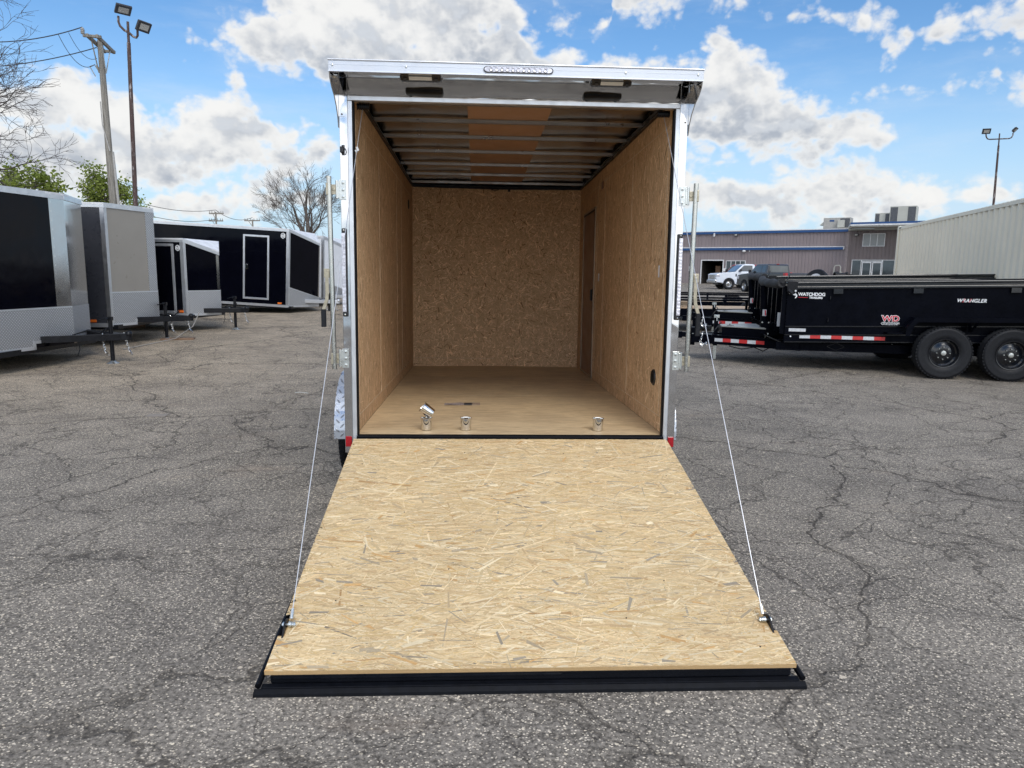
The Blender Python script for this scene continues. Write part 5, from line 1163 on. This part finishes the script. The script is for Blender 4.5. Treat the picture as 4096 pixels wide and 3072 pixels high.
    for (a, c_), (a2, c2) in zip(dm, dm[1:] + dm[:1]): b.bar((a, .117, c_), (a2, .117, c2), .006, .008, (0, 1, 0))
    b.build('chassis_bracket', 'blackpaint', t)
    # markings
    mt = lambda x, z, y=-.003: frame_mtx((x, y, z), (1, 0, 0), (0, 0, 1))
    b = MB(); b.box((-2.14, -.004, .665), (-1.88, -.001, .715)); b.build('serial_label', 'whitetape', t)
    if letters:
        o1 = text_mesh('lettering', 'WATCHDOG', .070, 'decalwhite', t, mt(-2.035, 1.245), bold=.0026, width=.98, spacing=.98); o1['label'] = 'big white lettering near the bed front'
        o2 = text_mesh('lettering', 'TRAILERS', .044, 'decalwhite', t, mt(-1.865, 1.200), bold=.0018, width=1.10); o2['label'] = 'smaller white lettering under the big word'
        b = MB(); b.box((-2.03, -.004, 1.213), (-1.885, -.001, 1.220)); b.build('underline', 'decalred', t)
        hd_ = [(-2.115, 1.262), (-2.090, 1.272), (-2.078, 1.292), (-2.068, 1.274), (-2.052, 1.262), (-2.046, 1.235), (-2.058, 1.212), (-2.082, 1.195), (-2.080, 1.214), (-2.068, 1.232), (-2.074, 1.244), (-2.094, 1.246), (-2.110, 1.252)]
        b = MB(); b.prism(hd_, lambda a, z, h: (a, h, z), -.004, -.001); b.build('dog_emblem', 'decalwhite', t)
        o3 = text_mesh('lettering', 'WRANGLER', .076, 'decalwhite', t, mt(.30, 1.19), shear=.22, bold=.0016, width=.98, spacing=1.06); o3['label'] = 'white slanted lettering above the wheels'
        b = MB()
        for x in (.385, .475): b.bar((x, -.005, 1.188), (x+.028, -.005, 1.246), .008, .002, (0, 1, 0))
        b.build('letter_slash', 'decalred', t)
        b = MB()
        o4 = text_mesh('lettering', 'WD', .125, 'decalwhite', t, mt(-.752, .868, -.002), bold=.0085, width=1.14, spacing=1.0); o4['label'] = 'white outline behind two red letters'
        o4b = text_mesh('lettering', 'WD', .125, 'decalred', t, mt(-.752, .868, -.006), bold=.0022, width=1.14, spacing=1.0); o4b['label'] = 'two red letters'
        o5 = text_mesh('lettering', 'COATINGS', .050, 'decalwhite', t, mt(-.755, .812, -.002), bold=.0045, width=1.05); o5['label'] = 'white outline of the word under the red letters'
        o6 = text_mesh('lettering', 'COATINGS', .050, 'dumpblack', t, mt(-.755, .812, -.006), bold=-.0006, width=1.05); o6['label'] = 'black core of the word under the red letters'
    return t
DT = dump_trailer('black dump trailer with white lettering along its side')
def strip_copy(o, parent=None):
    c_ = o.copy(); C.objects.link(c_)
    if parent: c_.parent = parent
    for ch in [x for x in bpy.data.objects if x.parent == o and x != c_]: strip_copy(ch, c_)
    return c_
D2 = strip_copy(DT); D2.location = (7.53, 14.7, gz(14.7)-.02); tag(D2, 'black dump trailer standing mostly hidden behind the lettered one')

# ------------------------------------------------------------------ flat deck trailers with lumber
def deck_trailer(lab, x0, x1, y0, w_, z, rail, rz=0.0, stripe=False):
    g0 = gz(y0+1); t = thing('flatbed_trailer', lab, 'trailer', (x0, y0, g0), rz, 'flat deck trailers behind the dump trailers'); L = x1-x0; z -= g0; rail -= g0
    b = MB(); b.box((0, .05, z-.05), (L, w_-.05, z)); b.build('deck', 'deckwood', t)
    b = MB(); b.box((0, 0, z-.20), (L, .05, z-.0)); b.box((0, w_-.05, z-.20), (L, w_, z)); b.box((0, .05, z-.2), (.08, w_-.05, z-.06)); b.build('deck_frame', 'dumpblack', t)
    for yy in (0, w_-.05):
        b = MB(); b.box((-.02, yy, rail-.045), (L, yy+.05, rail))
        n = int(L/1.5)
        for i in range(n+1): b.box((.02 + i*(L-.09)/n, yy+.001, z), (.07 + i*(L-.09)/n, yy+.049, rail-.045))
        b.build('side_rail', 'dumpblack', t)
    for xw in (L*.5, L*.5+.85):
        for yy, s in ((-.12, -1), (w_+.12, 1)): wheel('wheel', t, (xw, yy, .36), (0, s, 0), .36, .2, .2, 'blackpaint', 6)
    b = MB(); b.bar((-1.3, w_/2, z-.12), (.1, .15, z-.12), .07, .12); b.bar((-1.3, w_/2, z-.12), (.1, w_-.15, z-.12), .07, .12); b.cyl((-1.0, w_/2, .0), (-1.0, w_/2, z+.35), .035, n=10); b.build('tongue', 'dumpblack', t)
    if stripe: tape(t, 0, L, -.001, rail-.05+.004, rail-.008, 12)
    return t
F1 = deck_trailer('low flat deck trailer with black side rails, nearer of the two', 4.0, 9.0, 17.4, 1.9, .74, .97)
F2 = deck_trailer('low flat deck trailer with black side rails, farther of the two', 4.4, 9.5, 20.6, 2.0, .80, 1.02)
for i, (x, y, z, L_, lab) in enumerate([(4.3, 16.85, .72, 1.0, 'bottom'), (4.25, 16.86, .765, .95, 'middle'), (4.22, 16.84, .81, .88, 'top')]):
    pass
for i, (k_, lab) in enumerate([(0, 'lowest board of the lumber stack behind the open trailer'), (1, 'second board up in the lumber stack behind the open trailer'), (2, 'third board up in the lumber stack behind the open trailer'), (3, 'top board of the lumber stack behind the open trailer')]):
    o = MB().box((-.55+.03*k_, -.10, 0), (.47-.05*k_, .10, .038)).build('lumber_board', 'deckwood', None, bevel=.003)
    o.location = (3.95, 17.62, .745 + .042*k_); tag(o, lab, 'board', 'lumber boards stacked on the flat deck')
for i, (x, y, lab) in enumerate([(5.3, 21.2, 'short board lying on the farther flat deck'), (6.0, 21.0, 'longer board lying on the farther flat deck')]):
    o = MB().box((-.3-.25*i, -.08, 0), (.3+.25*i, .08, .04)).build('lumber_board', 'deckwood', None); o.location = (x, y, .803); tag(o, lab, 'board', 'loose boards on the farther flat deck')
F3 = deck_trailer('black trailer whose rail with red and white tape shows over the dump trailers', 8.7, 12.0, 19.6, 1.6, .95, 1.535, 0.0, True)
b = MB(); b.lathe((0, 0, 0), (-.8, -.5, .45), [(.20, -.09), (.32, -.10), (.345, -.06), (.345, .06), (.32, .10), (.20, .09)], 28)
sw = b.build('spare_wheel', 'rubber', None, True); sw.location = (8.36, 19.9, 1.42); tag(sw, 'spare wheel with a pale disc leaning above the dump trailer rim', 'wheel')
b = MB(); b.lathe((0, 0, 0), (-.8, -.5, .45), [(.20, .085), (.13, .07), (.001, .07)], 24); b.build('rim', 'whitetape', sw, True)
wn = thing('winch', 'black winch beside the spare wheel above the dump trailer rim', 'winch', (8.75, 19.65, 1.50))
MB().cyl((0, 0, .09), (.34, 0, .09), .07, n=14).cyl((0, 0, .09), (.03, 0, .09), .10, n=14).cyl((.31, 0, .09), (.34, 0, .09), .10, n=14).build('drum', 'blacksatin', wn, True)
MB().box((-.02, -.1, 0), (.40, .1, .02)).box((.34, -.06, .02), (.46, .06, .13)).build('base', 'blacksatin', wn, bevel=.004)

# ------------------------------------------------------------------ shipping container
CA, CB = Vector((11.28, 21.4)), Vector((9.31, 13.4)); cdv = (CB-CA).normalized()
ct = thing('shipping_container', 'long cream corrugated shipping container behind the dump trailer', 'container', (CA.x, CA.y, .145), math.atan2(cdv.y, cdv.x))
CL, CH, CW = 12.2, 2.89, 2.44                          # local x along the visible side, y to the far side
b = MB(); prof = []; x = .16
while x < CL-.3: prof += [(x, 0.036), (x+.070, 0.036), (x+.138, .0), (x+.208, .0)]; x += .276
prof += [(CL-.16, .036)]
pv = prof + [(px_, y_+.003) for px_, y_ in prof[::-1]]
vs = [(a, c_, .16) for a, c_ in prof] + [(a, c_, CH-.10) for a, c_ in prof]; n_ = len(prof)
b.add(vs, [(i, i+1, n_+i+1, n_+i) for i in range(n_-1)]); b.build('side_wall', 'cream', ct)
b = MB(); b.box((0, -.005, .14), (.155, .14, CH-.12)); b.box((CL-.155, -.005, .14), (CL, .14, CH-.12)); b.box((0, CW-.14, .14), (.155, CW, CH-.12)); b.build('corner_post', 'cream', ct, bevel=.006)
b = MB(); b.box((.155, -.004, CH-.10), (CL-.155, .05, CH-.02)); b.box((.155, -.004, 0), (CL-.155, .06, .159)); b.build('side_rail', 'cream', ct, bevel=.006)
b = MB(); b.box((.02, .0, CH-.03), (CL-.02, CW, CH-.015))
for i in range(int((CL-.4)/.21)): b.box((.2+i*.21, .06, CH-.015), (.2+i*.21+.10, CW-.06, CH+.004))
b.build('roof', 'cream', ct)
b = MB(); b.box((.0, .14, .14), (.04, CW-.14, CH-.12)); b.box((.155, CW-.03, .14), (CL-.155, CW, CH-.03)); b.build('end_wall', 'cream', ct)
for x0 in (0, CL-.178):
    for y0 in (-.006, CW-.156):
        b = MB(); b.box((x0-.003, y0, CH-.12), (x0+.178, y0+.162, CH+.006)); co = b.build('corner_casting', 'cream', ct, bevel=.008)
b = MB()
for i in range(3): b.prism([(.17+.07*i, CH-.085), (.20+.07*i, CH-.085), (.235+.07*i, CH-.03), (.205+.07*i, CH-.03)], lambda a, z, h: (a, h, z), -.007, -.004)
b.build('hazard_stripe', 'plasticblack', ct)

# ------------------------------------------------------------------ mauve metal building
P0 = (17.9, 74.5); bd = Vector((13.2, -8.9, 0)).normalized(); gb = .60
bl = thing('warehouse', 'mauve metal clad building with blue fascia across the lot', 'building', (P0[0], P0[1], gb), math.atan2(bd.y, bd.x))
Z = lambda z: z - gb
U0, U1, US = -16.0, 15.0, 15.0
def ribbed(mb, u0, u1, z0, z1, y=0.0, pitch=.30):
    prof = []; u = u0
    while u < u1 - 1e-6:
        e = min(u1, u+pitch); prof += [(u, y), (min(e, u+pitch*.62), y), (min(e, u+pitch*.72), y+.028), (min(e, u+pitch*.90), y+.028)]; u = e
    prof.append((u1, y)); n = len(prof)
    mb.add([(a, c_, z0) for a, c_ in prof] + [(a, c_, z1) for a, c_ in prof], [(i, i+1, n+i+1, n+i) for i in range(n-1)])
dU0, dU1, dZ = 1.55, 3.72, 3.0
b = MB(); ribbed(b, U0, dU0, Z(.5), Z(5.62)); ribbed(b, dU0, dU1, Z(dZ), Z(5.62)); ribbed(b, dU1, U1-.06, Z(.5), Z(5.62)); b.build('left_wall', 'purple', bl)
eU0, eU1, eZ = 15.55, 19.15, 3.12
b = MB(); ribbed(b, U1+.15, eU0, Z(.4), Z(5.70), -.0); ribbed(b, eU0, eU1, Z(eZ), Z(5.70)); ribbed(b, eU1, 30, Z(.4), Z(5.70)); b.build('right_wall', paint('mauve brown cladding', (.150, .122, .120), .55, grime=.1, vs=.4), bl)
b = MB(); b.box((U0, .12, Z(.5)), (U0+.1, 16, Z(5.6))); b.box((29.9, .12, Z(.4)), (30, 16, Z(5.6))); b.box((U0, 15.9, Z(.5)), (30, 16, Z(5.6))); b.build('rear_wall', 'purple', bl)
b = MB(); b.add([(U0-.1, -.1, Z(5.90)), (US, -.1, Z(5.90)), (US, 8, Z(6.05)), (U0-.1, 8, Z(6.05)), (US, 16.1, Z(5.85)), (U0-.1, 16.1, Z(5.85))], [(0,1,2,3), (3,2,4,5)]); b.box((US, -.1, Z(5.72)), (30.1, 16.1, Z(5.86))); b.build('roof', 'hvac', bl)
b = MB(); b.box((U0-.1, -.14, Z(5.62)), (US+.05, -.02, Z(5.84))); b.build('eave_fascia', 'blue', bl)
b = MB(); b.box((U0-.1, -.16, Z(5.845)), (US+.05, .1, Z(5.92))); b.build('eave_trim', 'framewhite', bl)
b = MB(); b.box((U0, -.18, Z(4.03)), (14.75, -.02, Z(4.25))); gt = b.build('gutter', 'blue', bl)
b = MB(); b.box((U0, -.20, Z(4.255)), (14.82, -.0, Z(4.32))); b.box((14.755, -.185, Z(4.03)), (14.82, -.0, Z(4.25))); b.build('gutter_trim', 'framewhite', gt)
b = MB(); b.box((14.94, -.03, Z(.5)), (15.15, .08, Z(5.7))); b.build('corner_trim', paint('corner flashing', (.24, .20, .20), .5), bl)
# big door opening into the dark
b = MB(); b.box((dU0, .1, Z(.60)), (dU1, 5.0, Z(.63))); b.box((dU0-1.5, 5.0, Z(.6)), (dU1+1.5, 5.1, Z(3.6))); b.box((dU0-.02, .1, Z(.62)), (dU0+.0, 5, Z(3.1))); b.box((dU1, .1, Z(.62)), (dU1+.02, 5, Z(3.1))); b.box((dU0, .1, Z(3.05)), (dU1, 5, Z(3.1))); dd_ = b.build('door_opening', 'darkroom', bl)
b = MB(); b.box((dU0-.09, -.05, Z(.6)), (dU0-.0, .08, Z(dZ+.09))); b.box((dU1+.0, -.05, Z(.6)), (dU1+.09, .08, Z(dZ+.09))); b.box((dU0, -.05, Z(dZ)), (dU1, .08, Z(dZ+.09))); b.build('door_frame', 'framewhite', dd_)
b = MB(); b.box((dU0+1.05, 1.2, Z(.63)), (dU0+1.55, 1.5, Z(2.5))); b.box((dU0+.3, 2.0, Z(.63)), (dU0+.9, 2.6, Z(1.6))); b.build('stored_crate', 'plank', dd_)
def win(u0, u1, z0, z1, nb, glass, fr='framewhite', nm='window', fw=.05, y=-.02):
    b = MB(); b.box((u0, y, Z(z0)), (u1, y+.01, Z(z1))); w_ = b.build(nm, glass, bl)
    b = MB(); b.box((u0-fw, y-.04, Z(z0-fw)), (u1+fw, y+.02, Z(z0))); b.box((u0-fw, y-.04, Z(z1)), (u1+fw, y+.02, Z(z1+fw))); b.box((u0-fw, y-.04, Z(z0)), (u0, y+.02, Z(z1))); b.box((u1, y-.04, Z(z0)), (u1+fw, y+.02, Z(z1)))
    for i in range(1, nb): c_ = u0 + (u1-u0)*i/nb; b.box((c_-.025, y-.035, Z(z0)), (c_+.025, y-.001, Z(z1)))
    b.build('window_frame', fr, w_); return w_
win(4.08, 5.92, 1.95, 2.96, 4, 'glassdark'); win(16.35, 18.05, 4.34, 5.38, 3, 'glassgrey')
win(15.60, 16.30, .95, 3.06, 1, 'glassdark', y=-.025); win(18.10, 19.00, .95, 3.06, 1, 'glassdark', y=-.025); win(16.40, 18.0, 2.98, 3.06, 1, 'glassgrey', y=-.025)
for u0, u1 in ((16.40, 17.18), (17.24, 18.02)):
    b = MB(); b.box((u0+.08, -.03, Z(.85)), (u1-.08, -.02, Z(2.82))); d_ = b.build('glass_door', 'glassdark', bl)
    b = MB(); b.box((u0, -.07, Z(.62)), (u0+.08, .0, Z(2.92))); b.box((u1-.08, -.07, Z(.62)), (u1, .0, Z(2.92))); b.box((u0+.08, -.07, Z(2.82)), (u1-.08, 0, Z(2.92))); b.box((u0+.08, -.07, Z(.62)), (u1-.08, 0, Z(.85))); b.box((u0+.08, -.05, Z(1.55)), (u1-.08, -.031, Z(1.60))); b.build('door_frame', 'framewhite', d_)
    hx_ = u1-.13 if u0 < 17 else u0+.13
    b = MB(); b.tube([(hx_, -.07, Z(1.3)), (hx_, -.13, Z(1.32)), (hx_, -.13, Z(1.72)), (hx_, -.07, Z(1.74))], .02, 6); b.build('door_handle', 'framewhite', d_)
b = MB(); b.box((15.50, -.06, Z(.60)), (19.10, -.03, Z(.90))); b.build('entrance_sill', 'framewhite', bl)
# canopy roof over the entrance side
b = MB(); cz0, cz1 = 5.86, 6.10
b.prism([(15.1, -.0), (15.62, -2.3), (30.2, -2.3), (30.2, .1), (15.1, .1)], lambda a, c_, h: (a, c_, Z(h)), 5.88, 6.06); cn = b.build('canopy', 'hvac', bl)
b = MB(); b.bar((15.60, -2.34, Z(6.20)), (30.2, -2.34, Z(6.20)), .06, .16); b.bar((15.08, -.04, Z(6.20)), (15.60, -2.34, Z(6.20)), .06, .16); b.build('canopy_fascia', 'blue', cn)
b = MB(); b.bar((15.58, -2.36, Z(6.05)), (30.2, -2.36, Z(6.05)), .08, .12); b.bar((15.06, -.04, Z(6.05)), (15.58, -2.36, Z(6.05)), .08, .12); b.build('canopy_trim', 'framewhite', cn)
for u, z in ((4.91, 5.50), (15.75, 5.32)):
    b = MB(); b.box((u-.17, -.22, Z(z-.10)), (u+.17, 0, Z(z+.10))); wl = b.build('wall_light', 'lampblack', bl, bevel=.02)
    b = MB(); b.box((u-.12, -.228, Z(z-.06)), (u+.12, -.221, Z(z+.06))); b.build('light_lens', 'lenswhite', wl)
b = MB(); b.sphere((5.78, -.16, Z(3.92)), .14, 12, (1.3, 1, .8)); b.box((5.72, -.1, Z(3.88)), (5.84, 0, Z(4.0))); b.build('dome_lamp', 'framewhite', bl, True)
b = MB(); b.box((2.66, -.16, Z(5.50)), (2.80, 0, Z(5.72))); b.sphere((2.73, -.2, Z(5.42)), .09, 10); b.build('security_camera', 'framewhite', bl)
b = MB(); b.box((.22, -.03, Z(1.93)), (.46, -.002, Z(2.42))); b.box((3.80, -.03, Z(1.95)), (4.02, -.002, Z(2.25))); b.box((6.25, -.03, Z(3.85)), (6.32, -.002, Z(4.05))); b.build('wall_notice', 'framewhite', bl)
def on_wall(u, y, z): return bl.rotation_euler.to_matrix() @ Vector((u, y, Z(z))) + bl.location
gm = thing('gas_meter', 'gas meter with bent pipes on the mauve wall', 'gas meter', on_wall(14.45, -.3, .62), bl.rotation_euler.z)
b = MB(); b.tube([(-.3, 0, 0), (-.3, 0, 1.75), (-.22, 0, 1.95), (.15, 0, 1.98), (.25, 0, 1.8), (.25, 0, 1.2)], .05, 8); b.tube([(-.1, .05, .9), (-.1, .05, 1.3), (.25, .05, 1.35), (.4, .05, 1.35)], .04, 8); b.build('pipe', 'hvac', gm, True)
b = MB(); b.box((-.15, -.1, .55), (.25, .15, 1.0)); b.lathe((.05, -.11, 1.3), (0, -1, 0), [(.14, 0), (.14, .05), (.001, .06)], 14); b.build('meter_body', 'lampblack', gm, bevel=.02)
for u, lab in ((14.28, 'yellow bollard in front of the gas meter'), (15.17, 'yellow bollard right of the gas meter, before the glass entrance')):
    b = MB(); b.cyl((0, 0, 0), (0, 0, 1.28), .065, n=14); b.sphere((0, 0, 1.28), .065, 12, (1, 1, .5)); o = b.build('bollard', 'yellow', None, True); p_ = on_wall(u, -.9, .62); o.location = (p_.x, p_.y, gz(p_.y)); tag(o, lab, 'bollard', 'yellow bollards by the warehouse wall')
def hvac(lab, org, L, Wd, H, kind):
    t = thing('rooftop_unit', lab, 'air conditioner', org, bl.rotation_euler.z, 'air conditioning units on the warehouse roof')
    MB().box((0, 0, 0), (L, Wd, .12)).build('curb', 'hvacdark', t); MB().box((0, 0, .12), (L, Wd, H)).build('casing', 'hvac' if kind else 'pipe', t, bevel=.02)
    for a, c_ in (((.03, .30), (.68, .97)) if kind else ((.62, .97),)): MB().box((L*a, -.012, .2), (L*c_, 0, H-.08)).build('grille', 'hvacdark', t)
    if kind: MB().box((-.012, Wd*.45, .2), (0, Wd*.95, H-.1)).build('grille', 'hvacdark', t)
    if not kind:
        MB().box((L*.55, -.42, .15), (L*.80, -.012, .85)).build('blower_hood', 'hvac', t, bevel=.03)
        MB().add([(-.0, .1, .75), (-.0, Wd*.8, .75), (-.35, .1, .45), (-.35, Wd*.8, .45), (0, .1, .45), (0, Wd*.8, .45)], [(0,1,3,2), (0,2,4), (1,5,3), (2,3,5,4)]).build('intake_hood', 'hvac', t)
        MB().box((L*.23, -.012, .75), (L*.40, 0, .90)).build('maker_plate', 'blue', t)
hvac('grey boxy rooftop unit left of the entrance canopy', tuple(on_wall(12.55, 1.6, 5.92)), 2.35, 1.3, 1.10, 0)
hvac('small rooftop unit behind the blue canopy edge', tuple(on_wall(16.9, 1.6, 5.87)), 1.25, 1.3, 1.45, 1)
hvac('tallest rooftop unit with dark grilles, nearest the container', tuple(on_wall(18.15, 1.0, 5.87)), 2.1, 1.5, 1.95, 1)

# ------------------------------------------------------------------ vehicles
def pickup(lab, cat, org, rz, body, long_cab=False, tailred=False, L=6.0):
    """x forward, y left"""
    t = thing('pickup_truck', lab, cat, org, rz, 'pickup trucks by the warehouse'); H2 = 1.0
    def arch(cx, r=.47): return [(cx + r*cos(a), .42 + r*sin(a)) for a in np.linspace(0, pi, 9)]
    F, R_ = L/2, -L/2; wf, wr = F-1.02, R_+1.25
    low = [(F-.02, .55), (F, .85), (F-.02, 1.12), (F-.16, 1.22), (F-.7, 1.28), (F-1.35, 1.33), (F-1.45, 1.34)]
    cabR = F-3.1 if not long_cab else F-3.7
    low += [(cabR, 1.36), (cabR-.02, 1.36), (R_+.02, 1.36), (R_, 1.30), (R_, .62), (R_+.2, .52)] + [(wr - .5, .50)] + arch(wr)[::-1] + [(wr+.5, .42), (wf-.5, .42)] + arch(wf)[::-1] + [(wf+.5, .50)]
    b = MB(); b.prism(low, lambda a, z, h: (a, h, z), -.98, .98); b.build('body', body, t, bevel=.05)
    ws, we = F-1.50, F-2.15
    def cabp(inset): return [(ws, 1.34), (we, 1.92), (we-.25, 1.97), (cabR+.16, 1.96), (cabR+.03, 1.90), (cabR, 1.34)]
    b = MB(); q = cabp(0); n = len(q); ins = lambda z: .90 - (z-1.34)*.22
    vs = [(x, -ins(z), z) for x, z in q] + [(x, ins(z), z) for x, z in q]
    b.add(vs, [tuple(range(n)), tuple(reversed(range(n, 2*n)))] + [(i, n+i, n+(i+1) % n, (i+1) % n) for i in range(n)]); cb_ = b.build('cab', body, t, bevel=.04)
    for s in (-1, 1):
        b = MB(); segs = [(we+.03, cabR+.22)] if not long_cab else [(we+.03, we-.80), (we-.90, cabR+.22)]
        for i, (x0, x1) in enumerate(segs):
            z0, z1 = 1.40, 1.86; y_ = lambda z: s*(ins(z)+.006)
            fx = ws-.22 if i == 0 else x0
            b.add([(fx, y_(z0), z0), (x0-.08 if i == 0 else x0, y_(z1), z1), (x1, y_(z1), z1), (x1, y_(z0), z0)], [(0, 1, 2, 3)])
        b.build('side_window', 'glassdark', cb_)
        b = MB(); b.box((ws-.42, s*.99, 1.36), (ws-.30, s*1.16, 1.58)); b.box((ws-.36, s*.88, 1.38), (ws-.30, s*1.0, 1.44)); b.build('mirror', 'plasticblack', t, bevel=.02)
        b = MB(); b.box((F-.30, s*.70, .92), (F+.012, s*.985, 1.16)); b.build('headlight', 'lens', t, bevel=.03)
        b = MB(); b.box((R_-.015, s*.80, .95), (R_+.26, s*.992, 1.36 if not tailred else 1.37)); b.build('tail_light', 'red', t, bevel=.02)
        b = MB(); b.box((F-1.6, s*.985, 1.0), (F-1.50, s*.992, 1.2)); b.box((cabR+.25, s*.985, 1.12), (cabR+.45, s*1.0, 1.16)); b.build('side_trim', 'plasticblack', t)
        for xw in (wf, wr): wheel('wheel', t, (xw, s*.86, .42), (0, s, 0), .42, .27, .24, 'grille', 8, False)
    b = MB(); b.add([(ws+.012, -.82, 1.37), (ws+.012, .82, 1.37), (we+.045, .72, 1.885), (we+.045, -.72, 1.885)], [(0, 1, 2, 3)]); b.build('windshield', 'glassdark', cb_)
    b = MB(); b.add([(cabR-.008, -.74, 1.44), (cabR-.008, .74, 1.44), (cabR+.022, .68, 1.86), (cabR+.022, -.68, 1.86)], [(0, 1, 2, 3)]); b.build('rear_window', 'glassdark', cb_)
    b = MB(); b.box((cabR+.10, -.10, 1.955), (cabR+.16, .10, 1.99)); b.build('cab_brake_light', 'red', cb_)
    b = MB(); b.box((F-.05, -.68, .78), (F+.02, .68, 1.14)); b.build('grille', 'grille', t, bevel=.03)
    MB().box((F-.1, -.96, .48), (F+.12, .96, .72)).build('bumper', 'grille', t, bevel=.04); MB().box((R_-.14, -.95, .52), (R_+.05, .95, .70)).build('bumper', 'grille', t, bevel=.04)
    b = MB(); b.box((R_+.08, -.80, 1.362), (cabR-.10, .80, 1.37)); b.build('bed_cavity', 'plasticblack', t)
    b = MB(); b.box((R_+.3, -.6, .35), (F-.3, .6, .52)); b.build('underbody', 'plasticblack', t)
    return t
Yt = 57.0; q = at(2846, 1150, Yt); pickup('white pickup truck facing left before the open warehouse door', 'pickup', (q.x + 2.95, Yt, gz(Yt)), pi + .06, 'truckwhite')
Yt = 50.0; q = at(3076, 1120, Yt); pickup('dark grey pickup truck seen from behind with a bright red tail light', 'pickup', (q.x + .15, Yt-.2, gz(Yt)), pi/2 + .22, 'truckdark', True, True)
q = at(3014, 1120, 54); pickup('red pickup truck almost hidden between the white and the grey pickup', 'pickup', (q.x + 1.45, 60.5, gz(58)), pi/2 + .3, paint('red car paint', (.35, .03, .025), .3, coat=.5), True)
# white car before the entrance, half behind the container
cr = thing('parked_car', 'white car nose showing beside the container, before the glass entrance', 'car', (at(3533, 1105, 44).x + 2.15, 44, gz(44)), pi + .1)
P_ = [(2.2, .35), (2.25, .62), (2.1, .82), (1.5, .96), (.95, 1.02), (.35, 1.42), (-.1, 1.50), (-1.0, 1.46), (-1.7, 1.05), (-2.2, .95), (-2.25, .5), (-2.1, .3), (-1.75, .3), (-1.65, .55), (-1.35, .68), (-1.05, .55), (-.95, .3), (1.0, .3), (1.1, .55), (1.4, .68), (1.7, .55), (1.8, .3)]
P_ = [(x, z*1.06) for x, z in P_]
MB().prism(P_, lambda a, z, h: (a, h, z), -.88, .88).build('body', 'truckwhite', cr, bevel=.05)
for s in (-1, 1):
    MB().add([(.85, s*.886, 1.07), (.32, s*.886, 1.44), (-.98, s*.886, 1.47), (-1.55, s*.886, 1.10)], [(0,1,2,3)]).build('side_window', 'glassdark', cr)
    MB().box((1.9, s*.6, .66), (2.26, s*.89, .80)).build('headlight', 'lens', cr, bevel=.02)
    for xw in (1.4, -1.35): wheel('wheel', cr, (xw, s*.80, .33), (0, s, 0), .33, .2, .2, 'grille', 5, False)
MB().add([(.965, -.75, 1.10), (.965, .75, 1.10), (.40, .68, 1.50), (.40, -.68, 1.50)], [(0,1,2,3)]).build('windshield', 'glassdark', cr)
MB().box((1.0, -.885, .40), (-1.0, .885, .56)).build('sill', 'brown', cr)
